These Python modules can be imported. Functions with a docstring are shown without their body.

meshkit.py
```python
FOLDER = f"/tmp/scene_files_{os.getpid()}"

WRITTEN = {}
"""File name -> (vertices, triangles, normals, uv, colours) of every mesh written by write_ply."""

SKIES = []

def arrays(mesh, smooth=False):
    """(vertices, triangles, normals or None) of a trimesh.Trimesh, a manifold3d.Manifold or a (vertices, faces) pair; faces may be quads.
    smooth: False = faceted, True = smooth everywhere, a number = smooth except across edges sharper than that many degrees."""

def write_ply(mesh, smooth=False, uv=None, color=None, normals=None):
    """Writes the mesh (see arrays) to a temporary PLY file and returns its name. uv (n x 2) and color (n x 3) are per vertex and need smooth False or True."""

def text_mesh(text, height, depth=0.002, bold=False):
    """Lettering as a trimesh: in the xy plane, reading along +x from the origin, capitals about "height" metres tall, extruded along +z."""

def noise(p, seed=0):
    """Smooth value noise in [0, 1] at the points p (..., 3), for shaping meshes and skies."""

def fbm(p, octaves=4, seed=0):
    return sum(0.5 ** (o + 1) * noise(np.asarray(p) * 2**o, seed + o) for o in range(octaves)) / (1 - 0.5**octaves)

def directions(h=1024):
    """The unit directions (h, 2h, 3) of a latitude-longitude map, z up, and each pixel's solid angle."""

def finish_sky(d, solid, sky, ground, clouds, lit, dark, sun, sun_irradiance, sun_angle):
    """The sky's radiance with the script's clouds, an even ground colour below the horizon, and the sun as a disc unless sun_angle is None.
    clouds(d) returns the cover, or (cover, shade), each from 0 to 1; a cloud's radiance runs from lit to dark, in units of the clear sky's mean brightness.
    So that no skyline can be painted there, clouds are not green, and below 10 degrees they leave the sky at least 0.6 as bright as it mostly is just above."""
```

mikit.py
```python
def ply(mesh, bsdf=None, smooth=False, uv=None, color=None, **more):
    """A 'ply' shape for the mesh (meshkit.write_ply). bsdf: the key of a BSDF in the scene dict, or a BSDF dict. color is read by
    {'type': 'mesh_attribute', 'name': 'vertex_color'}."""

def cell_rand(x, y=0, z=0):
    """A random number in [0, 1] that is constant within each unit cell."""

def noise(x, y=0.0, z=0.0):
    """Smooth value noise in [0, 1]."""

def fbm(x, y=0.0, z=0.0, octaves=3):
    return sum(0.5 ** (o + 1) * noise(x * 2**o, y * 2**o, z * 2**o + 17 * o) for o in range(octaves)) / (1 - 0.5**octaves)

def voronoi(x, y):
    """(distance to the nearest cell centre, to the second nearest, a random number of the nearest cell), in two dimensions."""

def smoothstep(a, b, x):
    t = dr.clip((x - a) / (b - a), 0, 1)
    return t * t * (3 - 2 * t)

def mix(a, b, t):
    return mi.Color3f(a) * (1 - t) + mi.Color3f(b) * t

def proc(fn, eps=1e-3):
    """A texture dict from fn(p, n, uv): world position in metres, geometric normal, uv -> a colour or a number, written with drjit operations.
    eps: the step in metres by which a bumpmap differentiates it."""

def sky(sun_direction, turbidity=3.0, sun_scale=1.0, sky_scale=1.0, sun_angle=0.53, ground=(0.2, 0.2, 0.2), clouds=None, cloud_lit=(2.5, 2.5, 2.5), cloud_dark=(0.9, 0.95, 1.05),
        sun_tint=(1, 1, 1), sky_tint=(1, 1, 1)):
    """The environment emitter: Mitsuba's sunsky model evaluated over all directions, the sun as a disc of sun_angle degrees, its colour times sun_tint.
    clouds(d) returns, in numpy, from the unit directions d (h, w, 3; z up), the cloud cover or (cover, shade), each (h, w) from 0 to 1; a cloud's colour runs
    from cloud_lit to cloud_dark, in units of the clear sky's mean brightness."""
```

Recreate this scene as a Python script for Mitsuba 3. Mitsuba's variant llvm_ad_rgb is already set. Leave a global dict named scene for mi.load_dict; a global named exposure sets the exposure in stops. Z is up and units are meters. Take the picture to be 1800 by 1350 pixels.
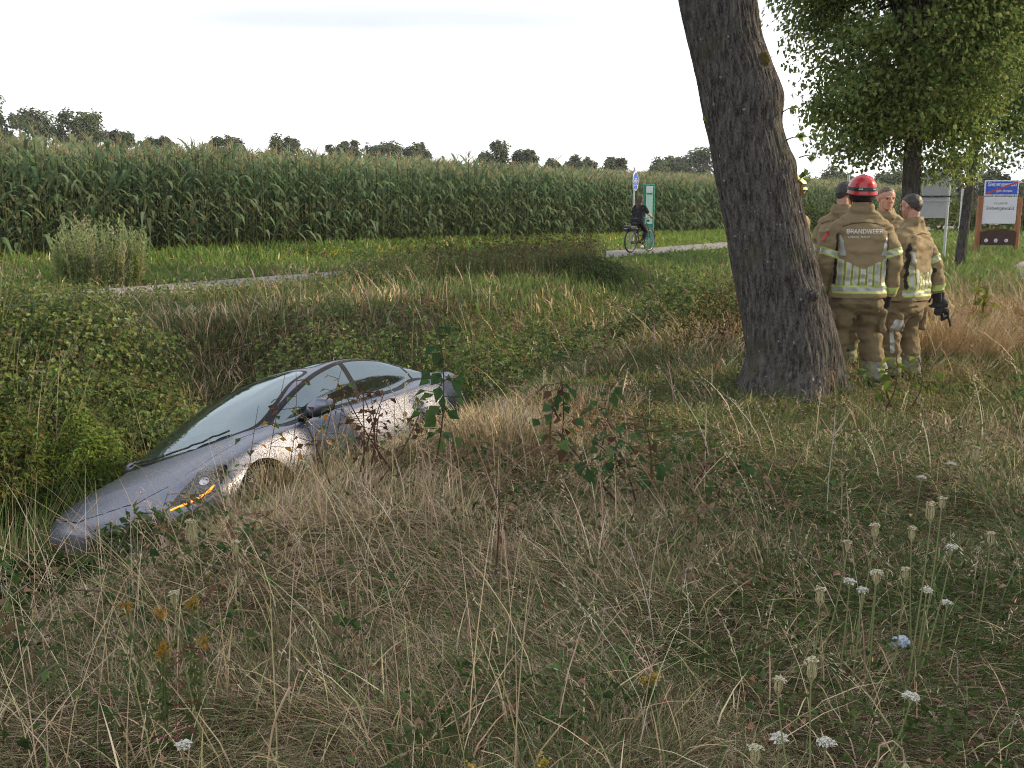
import math
import numpy as np, trimesh, manifold3d as m3, shapely
import mitsuba as mi, drjit as dr
import mikit, meshkit
from shapely.geometry import Polygon, LineString
T = mi.ScalarTransform4f
scene, labels = {}, {}
# ------------------------------------------------------------------ camera, sky, exposure
EYE, PITCH = 1.65, math.atan((675 - 350) / 1750)
scene['camera'] = {'type': 'perspective', 'fov': math.degrees(2 * math.atan(900 / 1750)), 'fov_axis': 'x', 'near_clip': 0.1, 'far_clip': 3000.0,
                   'to_world': T().look_at(origin=[0, 0, EYE], target=[0, math.cos(PITCH), EYE - math.sin(PITCH)], up=[0, 0, 1])}
SUN_AZ, SUN_EL = math.radians(80), math.radians(25)


def cloud_cover(d):
    q = d / np.maximum(d[..., 2:3], 0.06) * 0.5
    q = np.concatenate([q[..., :2] * [1, .6], 0 * q[..., :1]], -1)
    f = meshkit.fbm(q * 1.1 + 3.7, 5, 3)
    wisp = meshkit.fbm(q * [0.5, 2.2, 1] + 9.1, 4, 8)
    cover = np.clip(0.96 - .5 * np.clip(d[..., 2] - .22, 0, 1) + 0.5 * (f - 0.45), 0, 1)
    shade = np.clip(0.36 + 1.6 * (wisp - 0.5), 0, .9)
    return cover, shade


scene['sky'] = mikit.sky([math.sin(SUN_AZ) * math.cos(SUN_EL), math.cos(SUN_AZ) * math.cos(SUN_EL), math.sin(SUN_EL)], turbidity=4, sun_scale=0.82, sun_angle=2.0,
                         sun_tint=(0.95, 0.97, 0.98), clouds=cloud_cover, cloud_lit=(3.15, 3.15, 3.22), cloud_dark=(1.75, 1.83, 2.05), ground=(0.1, 0.11, 0.06))
exposure = 2.65
# ------------------------------------------------------------------ helpers
used = set()


def key_of(name, parent=None):
    base = name if parent is None else parent + '__' + name
    k, i = base, 0
    while k in used or k in scene:
        i += 1
        k = f'{base}_{i:03d}'
    used.add(k)
    return k


def tag(k, label=None, cat=None, group=None, kind=None):
    labels[k] = {a: b for a, b in (('label', label), ('category', cat), ('group', group), ('kind', kind)) if b}
    return k


def thing(name, label, cat, group=None):
    return tag(key_of(name), label, cat, group)


def obj(name, mesh, bsdf, parent=None, smooth=False, color=None, M=None, label=None, kind=None, **more):
    nf = len(mesh[1]) if isinstance(mesh, tuple) else len(mesh.faces)
    if nf == 0:
        print('EMPTY', name, parent)
        return None
    k = key_of(name, parent)
    d = mikit.ply(mesh, bsdf, smooth=smooth, color=color, **more)
    if M is not None:
        d['to_world'] = T(np.asarray(M, float))
    scene[k] = d
    if label or kind:
        tag(k, label, None, None, kind)
    return k


def again(name, d, parent=None, M=None):
    k = key_of(name, parent)
    scene[k] = {**d, 'to_world': T(np.asarray(M, float))} if M is not None else dict(d)
    return k


def rng_of(seed):
    return np.random.default_rng(seed)


def nz(x, y, s, seed=0, oct=3):
    x, y = np.broadcast_arrays(np.asarray(x, float), np.asarray(y, float))
    return meshkit.fbm(np.stack([x / s, y / s, np.zeros_like(x) + 0.37], -1), oct, seed)


def sstep(a, b, x):
    t = np.clip((np.asarray(x, float) - a) / (b - a), 0, 1)
    return t * t * (3 - 2 * t)


def mat(loc=(0, 0, 0), rz=0, rx=0, ry=0, s=1.0):
    cz, sz, cx, sx, cy, sy = (f(math.radians(a)) for a in (rz, rx, ry) for f in (math.cos, math.sin))
    Z = np.array([[cz, -sz, 0], [sz, cz, 0], [0, 0, 1]])
    X = np.array([[1, 0, 0], [0, cx, -sx], [0, sx, cx]])
    Y = np.array([[cy, 0, sy], [0, 1, 0], [-sy, 0, cy]])
    M = np.eye(4)
    M[:3, :3] = Z @ Y @ X * s
    M[:3, 3] = loc
    return M


def cat(ms):
    ms = [m if isinstance(m, trimesh.Trimesh) else trimesh.Trimesh(*m, process=False) for m in ms]
    vs, fs, o = [], [], 0
    for m in ms:
        vs.append(np.asarray(m.vertices)); fs.append(np.asarray(m.faces) + o); o += len(m.vertices)
    return trimesh.Trimesh(np.vstack(vs), np.vstack(fs), process=False)


def xf(m, M):
    M = np.asarray(M)
    return trimesh.Trimesh(np.asarray(m.vertices) @ M[:3, :3].T + M[:3, 3], m.faces, process=False)


def box(lo, hi, bev=0.0):
    lo, hi = np.asarray(lo, float), np.asarray(hi, float)
    if bev <= 0:
        b = trimesh.creation.box(hi - lo)
        b.apply_translation((lo + hi) / 2)
        return b
    pts = []
    for sx in (0, 1):
        for sy in (0, 1):
            for sz in (0, 1):
                c = np.where([sx, sy, sz], hi, lo)
                s = np.where([sx, sy, sz], -1, 1) * bev
                pts += [c + s * [0, 1, 1], c + s * [1, 0, 1], c + s * [1, 1, 0]]
    return trimesh.convex.convex_hull(np.array(pts))


def tube(path, rad, n=8, cap=True):
    P = np.asarray(path, float)
    R = np.broadcast_to(np.asarray(rad, float), (len(P),))
    tan = np.gradient(P, axis=0)
    tan /= np.linalg.norm(tan, axis=1, keepdims=True) + 1e-12
    ref = np.array([0, 0, 1.0]) if abs(tan[0][2]) < 0.9 else np.array([1.0, 0, 0])
    a = np.cross(tan[0], ref); a /= np.linalg.norm(a)
    V = []
    ang = np.arange(n) * 2 * np.pi / n
    for i in range(len(P)):
        a = a - tan[i] * (a @ tan[i]); a /= np.linalg.norm(a)
        b = np.cross(tan[i], a)
        V.append(P[i] + R[i] * (np.cos(ang)[:, None] * a + np.sin(ang)[:, None] * b))
    V = np.vstack(V)
    F = []
    i = np.arange(n); j = (i + 1) % n
    for k in range(len(P) - 1):
        o = k * n
        F.append(np.stack([o + i, o + j, o + n + j], 1)); F.append(np.stack([o + i, o + n + j, o + n + i], 1))
    if cap:
        for o, s in ((0, 1), ((len(P) - 1) * n, -1)):
            V = np.vstack([V, V[o:o + n].mean(0)]); c = len(V) - 1
            F.append(np.stack([o + j, o + i, i * 0 + c], 1)[:, ::s])
    return trimesh.Trimesh(V, np.vstack(F), process=False)


def lathe(profile, n=32):
    """(r, z) points turned about z."""
    P = np.asarray(profile, float)
    ang = np.arange(n) * 2 * np.pi / n
    V = np.stack([P[:, :1] * np.cos(ang), P[:, :1] * np.sin(ang), np.repeat(P[:, 1:], n, 1)], -1).reshape(-1, 3)
    i = np.arange(n); j = (i + 1) % n
    F = []
    for k in range(len(P) - 1):
        o = k * n
        F += [np.stack([o + i, o + j, o + n + j], 1), np.stack([o + i, o + n + j, o + n + i], 1)]
    return trimesh.Trimesh(V, np.vstack(F), process=False)


def split(m, g):
    """Cuts the triangles of m along g = 0 (g per vertex): (part with g < 0, part with g >= 0)."""
    V, F = np.asarray(m.vertices), np.asarray(m.faces)
    g = np.where(np.abs(g) < 1e-9, 1e-9, g)
    neg = g[F] < 0
    n = neg.sum(1)
    lo, hi = [F[n == 3]], [F[n == 0]]
    newv = []
    base = len(V)
    for cnt, one, two in ((1, lo, hi), (2, hi, lo)):
        Fm, ng = F[n == cnt], neg[n == cnt]
        if not len(Fm):
            continue
        k = np.argmax(ng if cnt == 1 else ~ng, axis=1)
        r = np.arange(len(Fm))
        a, b, c = Fm[r, k], Fm[r, (k + 1) % 3], Fm[r, (k + 2) % 3]
        tb, tc = (g[a] / (g[a] - g[b]))[:, None], (g[a] / (g[a] - g[c]))[:, None]
        ib = base + np.arange(len(Fm)); ic = ib + len(Fm)
        newv += [V[a] + (V[b] - V[a]) * tb, V[a] + (V[c] - V[a]) * tc]
        base += 2 * len(Fm)
        one.append(np.stack([a, ib, ic], 1))
        two += [np.stack([ib, b, c], 1), np.stack([ib, c, ic], 1)]
    W = np.vstack([V] + newv)
    out = []
    for fs in (lo, hi):
        f = np.vstack(fs)
        u, inv = np.unique(f, return_inverse=True)
        mm = trimesh.Trimesh(W[u] if len(u) else np.zeros((0, 3)), inv.reshape(-1, 3), process=False)
        mm.merge_vertices(digits_vertex=6)
        out.append(mm)
    return out


def poly_sd(x, y, poly):
    """Signed distance (negative inside) of the points to a polygon given as an (n, 2) array."""
    p = shapely.points(np.stack([x, y], 1))
    P = Polygon(poly)
    d = shapely.distance(p, P.exterior)
    return np.where(shapely.contains(P, p), -d, d)


def smooth_loop(pts, n=120):
    from scipy.interpolate import splprep, splev
    pts = np.asarray(pts, float)
    tck, _ = splprep(np.vstack([pts, pts[:1]]).T, s=0, per=True, k=3)
    return np.stack(splev(np.linspace(0, 1, n, endpoint=False), tck), 1)


def hull_chain(chain):
    """chain: [(x, y, z, r), ...] -> Manifold of hulls between neighbours."""
    sp = [m3.Manifold.sphere(c[3], 20).translate(c[:3]) for c in chain]
    return m3.Manifold.batch_hull([sp[0]]) if len(sp) == 1 else m3.Manifold.batch_boolean([m3.Manifold.batch_hull([a, b]) for a, b in zip(sp, sp[1:])], m3.OpType.Add)


def hull_all(balls):
    return m3.Manifold.batch_hull([m3.Manifold.sphere(c[3], 20).translate(c[:3]) for c in balls])


def union(ms):
    return m3.Manifold.batch_boolean(ms, m3.OpType.Add)


def skin(man, ref=0.03, iters=12, lamb=0.5):
    man = man.refine_to_length(ref)
    q = man.to_mesh()
    m = trimesh.Trimesh(np.array(q.vert_properties[:, :3]), np.array(q.tri_verts), process=True)
    trimesh.smoothing.filter_taubin(m, lamb=lamb, nu=lamb + 0.03, iterations=iters)
    return m


def spline(xs, ys):
    from scipy.interpolate import PchipInterpolator
    xs = np.asarray(xs, float); o = np.argsort(xs)
    return PchipInterpolator(xs[o], np.asarray(ys, float)[o])


# ------------------------------------------------------------------ materials
VC = {'type': 'mesh_attribute', 'name': 'vertex_color'}


def rgb(*c):
    return {'type': 'rgb', 'value': list(c)}


def two(b):
    return {'type': 'twosided', 'bsdf': b}


def prin(c, rough=0.6, **k):
    return {'type': 'principled', 'base_color': rgb(*c) if isinstance(c, (tuple, list)) else c, 'roughness': rough, **k}


scene['straw'] = two({'type': 'diffuse', 'reflectance': VC})
scene['leaf'] = {'type': 'principledthin', 'base_color': VC, 'roughness': 0.5, 'diff_trans': 0.95, 'eta': 1.35}
scene['matte_white'] = two(prin((.72, .72, .70), .5))
scene['galvanised'] = two(prin((.50, .53, .55), .45, metallic=.6))
scene['sign_back'] = two(prin((.42, .45, .47), .55))
# ------------------------------------------------------------------ the lie of the land
UD, UT = np.array([.403, .915]), np.array([.915, -.403])          # along the road, and to the right of it


def st(x, y):
    return .403 * x + .915 * y, .915 * x - .403 * y


def xy(s, t):
    return .403 * s + .915 * t, .915 * s - .403 * t


PATH0, PATHD = np.array([-4.4, 20.6]), np.array([.613, .790])
PATHN = np.array([-.790, .613])                                   # to the left of the path, towards the maize


def path_uv(x, y):
    dx, dy = x - PATH0[0], y - PATH0[1]
    return dx * PATHD[0] + dy * PATHD[1], dx * PATHN[0] + dy * PATHN[1]


def ditch(x, y):
    """How far below the verge, and the place across the ditch."""
    s, t = st(x, y)
    far = sstep(9, 17, s)
    c = -6.5 + 1.6 * far                                          # line of the bottom
    dep = 1.75 - 1.05 * far - .45 * sstep(17, 30, s)
    w = np.where(t > c, 3.5 - 1.12 * far, 3.1 - .6 * far)
    q = np.clip(np.abs(t - c) / w, 0, 1)
    return dep * (1 - sstep(.12, 1, q)), t - c


def ground_z(x, y):
    x, y = np.asarray(x, float), np.asarray(y, float)
    z = -ditch(x, y)[0]
    u, v = path_uv(x, y)
    s, t = st(x, y)
    z = z + .30 * sstep(2.5, 6, v) * sstep(40, 0, u) + .055 * np.clip(v - 7, 0, 45)            # the field lies higher
    bump = .16 * (nz(x, y, 1.6, 5) - .5) + .05 * (nz(x, y, .35, 7, 2) - .5)
    flat = sstep(.9, 1.9, np.abs(v)) * sstep(.0, .8, 1.55 - t)
    r = np.hypot(x, y)
    z = z + bump * flat * (1 - .6 * sstep(20, 60, r))
    z = z * (1 - .85 * np.exp(-(((x - 3.3) / 1.3) ** 2 + ((y - 9.0) / 1.5) ** 2) ** 2))
    z = z + .05 * np.exp(-((x - 2.3) ** 2 + (y - 8.5) ** 2) / .8)   # swell at the foot of the tree
    return z


def axis(lo, hi, fine_lo, fine_hi, step, grow=1.18):
    a = list(np.arange(fine_lo, fine_hi + 1e-6, step))
    d = step
    while a[-1] < hi:
        d *= grow; a.append(a[-1] + d)
    d = step
    while a[0] > lo:
        d *= grow; a.insert(0, a[0] - d)
    return np.array(a)


def grid_mesh(X, Y, zf):
    gx, gy = np.meshgrid(X, Y)
    V = np.stack([gx.ravel(), gy.ravel(), zf(gx, gy).ravel()], 1)
    i = np.arange(len(X) - 1)[None] + len(X) * np.arange(len(Y) - 1)[:, None]
    i = i.ravel(); n = len(X)
    F = np.vstack([np.stack([i, i + 1, i + n + 1], 1), np.stack([i, i + n + 1, i + n], 1)])
    return trimesh.Trimesh(V, F, process=False)


def soil(p, n, uv):
    a = mikit.fbm(p.x * 2.3, p.y * 2.3, 0, 3)
    b = mikit.fbm(p.x * 23, p.y * 23, 0, 3)
    c = mikit.mix((.050, .040, .026), (.12, .095, .06), mikit.smoothstep(.3, .7, b))
    return mikit.mix(c, mi.Color3f(.05, .068, .022) * (.6 + .8 * b), mikit.smoothstep(.42, .62, a))


scene['soil'] = two({'type': 'diffuse', 'reflectance': mikit.proc(soil)})


def paving(p, n, uv):
    b = mikit.fbm(p.x * 60, p.y * 60, 0, 2)
    a = mikit.fbm(p.x * .9, p.y * .9, 2, 3)
    return mikit.mix((.11, .103, .102), (.18, .17, .17), .55 * b + .45 * a)


def asphalt(p, n, uv):
    b = mikit.fbm(p.x * 70, p.y * 70, 0, 2)
    a = mikit.fbm(p.x * .7, p.y * .7, 2, 3)
    return mikit.mix((.055, .055, .058), (.12, .118, .118), .5 * b + .5 * a)


scene['path_paving'] = two(prin(mikit.proc(paving), .9))
scene['asphalt'] = two(prin(mikit.proc(asphalt), .85))
scene['road_paint'] = two(prin((.72, .72, .69), .7))
g = grid_mesh(axis(-330, 330, -12, 9, .14, 1.09), axis(-120, 420, -1, 26, .14, 1.09), ground_z)
tag(obj('ground', g, 'soil', smooth=True), 'rough grassy ground with a ditch and rising field', None, None, 'structure')


def strip(line, w0, w1, lift, step=.5):
    """A sheet along a polyline (n, 2), from w0 to w1 to the left of it, lying lift above the ground's own level."""
    L = LineString(line)
    S = np.arange(0, L.length, step)
    P = np.array([L.interpolate(s).coords[0] for s in S])
    D = np.gradient(P, axis=0); D /= np.linalg.norm(D, axis=1, keepdims=True)
    N = np.stack([-D[:, 1], D[:, 0]], 1)
    W = np.linspace(w0, w1, 5)
    Q = P[:, None] + N[:, None] * W[None, :, None]
    z = np.maximum(ground_z(Q[..., 0], Q[..., 1]), ground_z(*P.T)[:, None] - .02) + lift
    V = np.concatenate([Q, z[..., None]], -1).reshape(-1, 3)
    i = (np.arange(4)[None] + 5 * np.arange(len(S) - 1)[:, None]).ravel()
    F = np.vstack([np.stack([i, i + 5, i + 6], 1), np.stack([i, i + 6, i + 1], 1)])
    m = trimesh.Trimesh(V, F, process=False)
    if m.face_normals[0][2] < 0:
        m.invert()
    return m


pl = [PATH0 + PATHD * k for k in (-30, 120)]
tag(obj('cycle_path', strip(pl, -1.0, 1.0, .035), 'path_paving', smooth=True), 'grey cycle path crossing the meadow in front of the maize', None, None, 'structure')
# the road on the right: its left edge leaves the frame near by and comes back into view by the town sign
RE = np.array([xy(s, 1.46) for s in (-60, 0, 10, 20, 27)] + [(16.7, 30.5), (22, 36), (32, 43), (60, 56)])
rd = strip(RE, -6.2, 0, .02)
tag(obj('road', rd, 'asphalt', smooth=True), 'asphalt road curving off at the right edge', None, None, 'structure')
tag(obj('road_marking', strip(RE, -.32, -.20, .026), 'road_paint', smooth=True), 'white edge line along the curving road', None, None, 'structure')
kb = strip(RE, .01, .16, .0)
kv = np.asarray(kb.vertices).reshape(-1, 5, 3)
kerb = []
for row in kv:
    z = row[:, 2].mean()
    kerb.append(np.array([[*row[0, :2], z - .1], [*row[0, :2], z + .09], [*(row[0, :2] * .85 + row[4, :2] * .15), z + .11], [*row[4, :2], z + .11], [*row[4, :2], z - .1]]))
kerb = np.array(kerb)
i = (np.arange(4)[None] + 5 * np.arange(len(kerb) - 1)[:, None]).ravel()
kb = trimesh.Trimesh(kerb.reshape(-1, 3), np.vstack([np.stack([i, i + 5, i + 6], 1), np.stack([i, i + 6, i + 1], 1)]), process=False)
tag(obj('kerb', kb, 'path_paving', smooth=30), 'pale concrete kerb along the road', None, None, 'structure')
CAR_POSE = (246.9, -3.5, 20.6, -1.82, 8.44, -1.265)
# ------------------------------------------------------------------ the car in the ditch
scene['car_paint'] = two({'type': 'blendbsdf', 'weight': .5, 'a': {'type': 'roughplastic', 'alpha': .13, 'int_ior': 1.75, 'diffuse_reflectance': rgb(.066, .075, .098)}, 'b': {'type': 'roughconductor', 'alpha': .22, 'eta': rgb(1.4, 1.4, 1.3), 'k': rgb(2.2, 2.2, 2.5), 'specular_reflectance': rgb(.52, .56, .64)}})
scene['black_trim'] = two(prin((.008, .008, .009), .5, specular=.15))
scene['dark_plastic'] = two(prin((.018, .018, .02), .6))
scene['cabin_dark'] = two(prin((.02, .021, .024), .7))
scene['rubber'] = two(prin((.02, .02, .021), .8))
scene['alloy'] = two(prin((.30, .31, .33), .3, metallic=.9))
scene['chrome'] = two({'type': 'roughconductor', 'material': 'Cr', 'alpha': .08})
scene['tinted_glass'] = two({'type': 'plastic', 'int_ior': 2.7, 'specular_reflectance': rgb(.76, .92, 1.0), 'diffuse_reflectance': rgb(.012, .014, .014)})
scene['wind_glass'] = two({'type': 'plastic', 'int_ior': 3.0, 'specular_reflectance': rgb(.80, .95, 1.0), 'diffuse_reflectance': rgb(.018, .022, .024)})
scene['lamp_glass'] = {'type': 'thindielectric', 'int_ior': 1.5, 'specular_transmittance': rgb(.9, .9, .9)}
scene['lamp_red'] = two(prin((.09, .008, .008), .2, clearcoat=1.0))
scene['amber_lens'] = two(prin((.8, .33, .04), .3))


def fx(a):
    """Draws the windscreen foot forward and the front overhang together."""
    a = np.array(a, float)
    a[..., 0] = np.interp(a[..., 0], [-2.5, -.1, 1.10, 1.78, 2.30], [-2.5, -.1, 1.34, 1.86, 2.14])
    return a


def car_body():
    X = [2.30, 2.275, 2.22, 2.1, 1.9, 1.7, 1.44, 1.2, 1.08, .9, .7, .5, .3, .1, -.1, -.4, -.7, -1.0, -1.3, -1.6, -1.9, -2.05, -2.25, -2.35, -2.40, -2.42]
    zc = [.55, .61, .66, .715, .775, .83, .885, .925, .945, 1.065, 1.18, 1.27, 1.345, 1.405, 1.44, 1.468, 1.46, 1.42, 1.345, 1.25, 1.15, 1.11, 1.09, 1.065, .98, .9]
    zcf = spline(X, zc)
    xr = [2.30, 2.22, 2.1, 1.8, 1.44, 1.1, .95, .85, .6, .4, .2, 0, -.3, -.6, -.9, -1.2, -1.5, -1.75, -2.0, -2.3, -2.38, -2.42]
    yr = spline(xr, [.10, .22, .36, .50, .60, .70, .725, .735, .705, .675, .645, .62, .605, .60, .605, .61, .63, .655, .66, .62, .55, .5])
    zr = spline(xr, [.55, .64, .695, .775, .855, .905, .92, .95, 1.078, 1.17, 1.255, 1.315, 1.37, 1.375, 1.345, 1.285, 1.20, 1.12, 1.08, 1.055, .97, .9])
    xb = [2.30, 2.25, 2.1, 1.8, 1.44, 1.1, .85, .5, 0, -.6, -1.2, -1.5, -1.75, -2.0, -2.3, -2.38, -2.42]
    yb = spline(xb, [.16, .34, .53, .69, .765, .79, .80, .805, .80, .79, .77, .745, .735, .725, .67, .60, .52])
    zb = spline(xb, [.54, .615, .68, .755, .835, .89, .925, .95, .97, .995, 1.04, 1.075, 1.085, 1.08, 1.06, .97, .88])
    ys = spline(xb, [.22, .44, .655, .80, .868, .876, .878, .88, .882, .882, .875, .86, .84, .81, .72, .62, .54])
    zs = spline(xb, [.52, .575, .63, .715, .795, .855, .885, .905, .925, .95, .985, 1.01, 1.02, 1.02, 1.005, .93, .86])
    xw = [2.30, 2.25, 2.1, 1.8, 1.44, 1.1, .5, 0, -.6, -1.1, -1.44, -1.8, -2.1, -2.3, -2.38, -2.42]
    yw = spline(xw, [.24, .50, .74, .885, .925, .915, .912, .912, .915, .922, .93, .90, .84, .755, .66, .56])
    zw = spline(xw, [.47, .48, .52, .58, .64, .68, .68, .69, .70, .73, .76, .78, .78, .78, .76, .74])
    yl = spline(xw, [.24, .48, .71, .86, .90, .875, .865, .865, .87, .88, .90, .88, .82, .72, .62, .54])
    zl = spline(xw, [.33, .32, .32, .34, .36, .37, .38, .38, .38, .38, .38, .40, .42, .45, .5, .6])
    x = np.concatenate([np.linspace(-2.42, -1.9, 40), np.linspace(-1.88, 1.2, 180), np.linspace(1.21, 2.30, 75)])
    o = np.ones_like(x)
    Z = lambda v: v * o
    rows = [(Z(0), Z(.16)), (np.minimum(.70, yl(x) * .9), Z(.16)), (yl(x) * .965, Z(.22)), (yl(x), zl(x)), (yw(x), zw(x)), ((yw(x) + ys(x)) / 2 + .006, zw(x) * .42 + zs(x) * .58), (ys(x), zs(x)), (yb(x), zb(x)),
            ((yb(x) * .52 + yr(x) * .48) + .012, zb(x) * .48 + zr(x) * .52), (yr(x), zr(x)), (yr(x) * .86, zr(x) + (zcf(x) - zr(x)) * .36), (yr(x) * .5, zr(x) + (zcf(x) - zr(x)) * .80), (Z(0), zcf(x))]
    P = np.array([[a, b] for a, b in rows])                 # k, 2, nx
    from scipy.interpolate import PchipInterpolator
    u = np.array([0, .7, 1.0, 1.25, 1.8, 2.1, 2.4, 2.6, 3.0, 3.35, 3.6, 4.0, 4.6])
    uu = np.concatenate([np.linspace(0, 1.0, 6)[:-1], np.linspace(1.0, 4.6, 92)])
    S = PchipInterpolator(u, P, axis=0)(uu)                 # m, 2, nx
    V = np.stack([np.broadcast_to(x, (len(uu), len(x))), S[:, 0], S[:, 1]], -1)
    V = fx(V)
    m, n = V.shape[:2]
    i = (np.arange(n - 1)[None] + n * np.arange(m - 1)[:, None]).ravel()
    F = np.vstack([np.stack([i, i + 1, i + n + 1], 1), np.stack([i, i + n + 1, i + n], 1)])
    left = trimesh.Trimesh(V.reshape(-1, 3), F, process=False)
    right = left.copy(); right.vertices[:, 1] *= -1; right.invert()
    caps = []
    for col in (0, n - 1):
        loop = np.vstack([V[:, col], V[::-1, col] * [1, -1, 1]])
        c = loop.mean(0); k = np.arange(len(loop)); q = np.vstack([loop, c])
        f = np.stack([k, (k + 1) % len(loop), k * 0 + len(loop)], 1)
        caps.append(trimesh.Trimesh(q, f if col else f[:, ::-1], process=False))
    w = cat([left, right] + caps)
    w.merge_vertices(digits_vertex=5)
    w.update_faces(w.nondegenerate_faces()); w.fix_normals()
    return w


CAR = np.eye(4)
from scipy.spatial.transform import Rotation
CAR[:3, :3] = Rotation.from_euler('ZYX', CAR_POSE[:3], degrees=True).as_matrix()
CAR[:3, 3] = CAR_POSE[3:]
car = thing('car', 'grey blue saloon car stranded and tilted in the overgrown ditch with its indicator lit', 'car')


def cpart(name, m, b, parent=None, smooth=40, **k):
    return obj(name, m, b, parent or car, smooth=smooth, M=CAR, **k)


body = car_body()
keep_n = body
# side windows, seen from the side
DLO = smooth_loop(fx([(.80, .955), (.62, 1.058), (.40, 1.155), (.15, 1.25), (-.12, 1.32), (-.45, 1.36), (-.80, 1.343), (-1.12, 1.285), (-1.40, 1.195), (-1.60, 1.115), (-1.61, 1.085), (-1.45, 1.068), (-1.0, 1.032), (-.5, 1.005), (0, .986), (.45, .968)]), 160)
WIND = smooth_loop(fx([(1.10, 0), (1.075, .3), (.985, .58), (.90, .675), (.82, .69), (.5, .645), (.2, .585), (.02, .545), (-.02, .4), (-.02, 0), (-.02, -.4), (.02, -.545), (.2, -.585), (.5, -.645), (.82, -.69), (.90, -.675), (.985, -.58), (1.075, -.3)]), 160)
ROOF = smooth_loop([(-.06, .0), (-.06, .4), (-.07, .50), (-.12, .535), (-.5, .535), (-.8, .535), (-.9, .50), (-.92, 0), (-.9, -.5), (-.8, -.535), (-.5, -.535), (-.12, -.535), (-.07, -.5), (-.06, -.4)], 120)
REAR = smooth_loop([(-.96, 0), (-.96, .4), (-.98, .52), (-1.05, .55), (-1.4, .57), (-1.75, .60), (-1.86, .56), (-1.92, .3), (-1.93, 0), (-1.92, -.3), (-1.86, -.56), (-1.75, -.6), (-1.4, -.57), (-1.05, -.55), (-.98, -.52), (-.96, -.4)], 120)


def cut(m, fn):
    return split(m, fn(np.asarray(m.vertices)))


def top_sd(poly):
    return lambda v: np.where(v[:, 2] > .86, poly_sd(v[:, 0], v[:, 1], poly), 1.0)


def side_sd(poly, sy, ymin=.3):
    return lambda v: np.where(v[:, 1] * sy > ymin, poly_sd(v[:, 0], v[:, 2], poly), 1.0)


def push(m, d):
    m = m.copy(); m.vertices = m.vertices + m.vertex_normals * d
    return m


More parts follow.
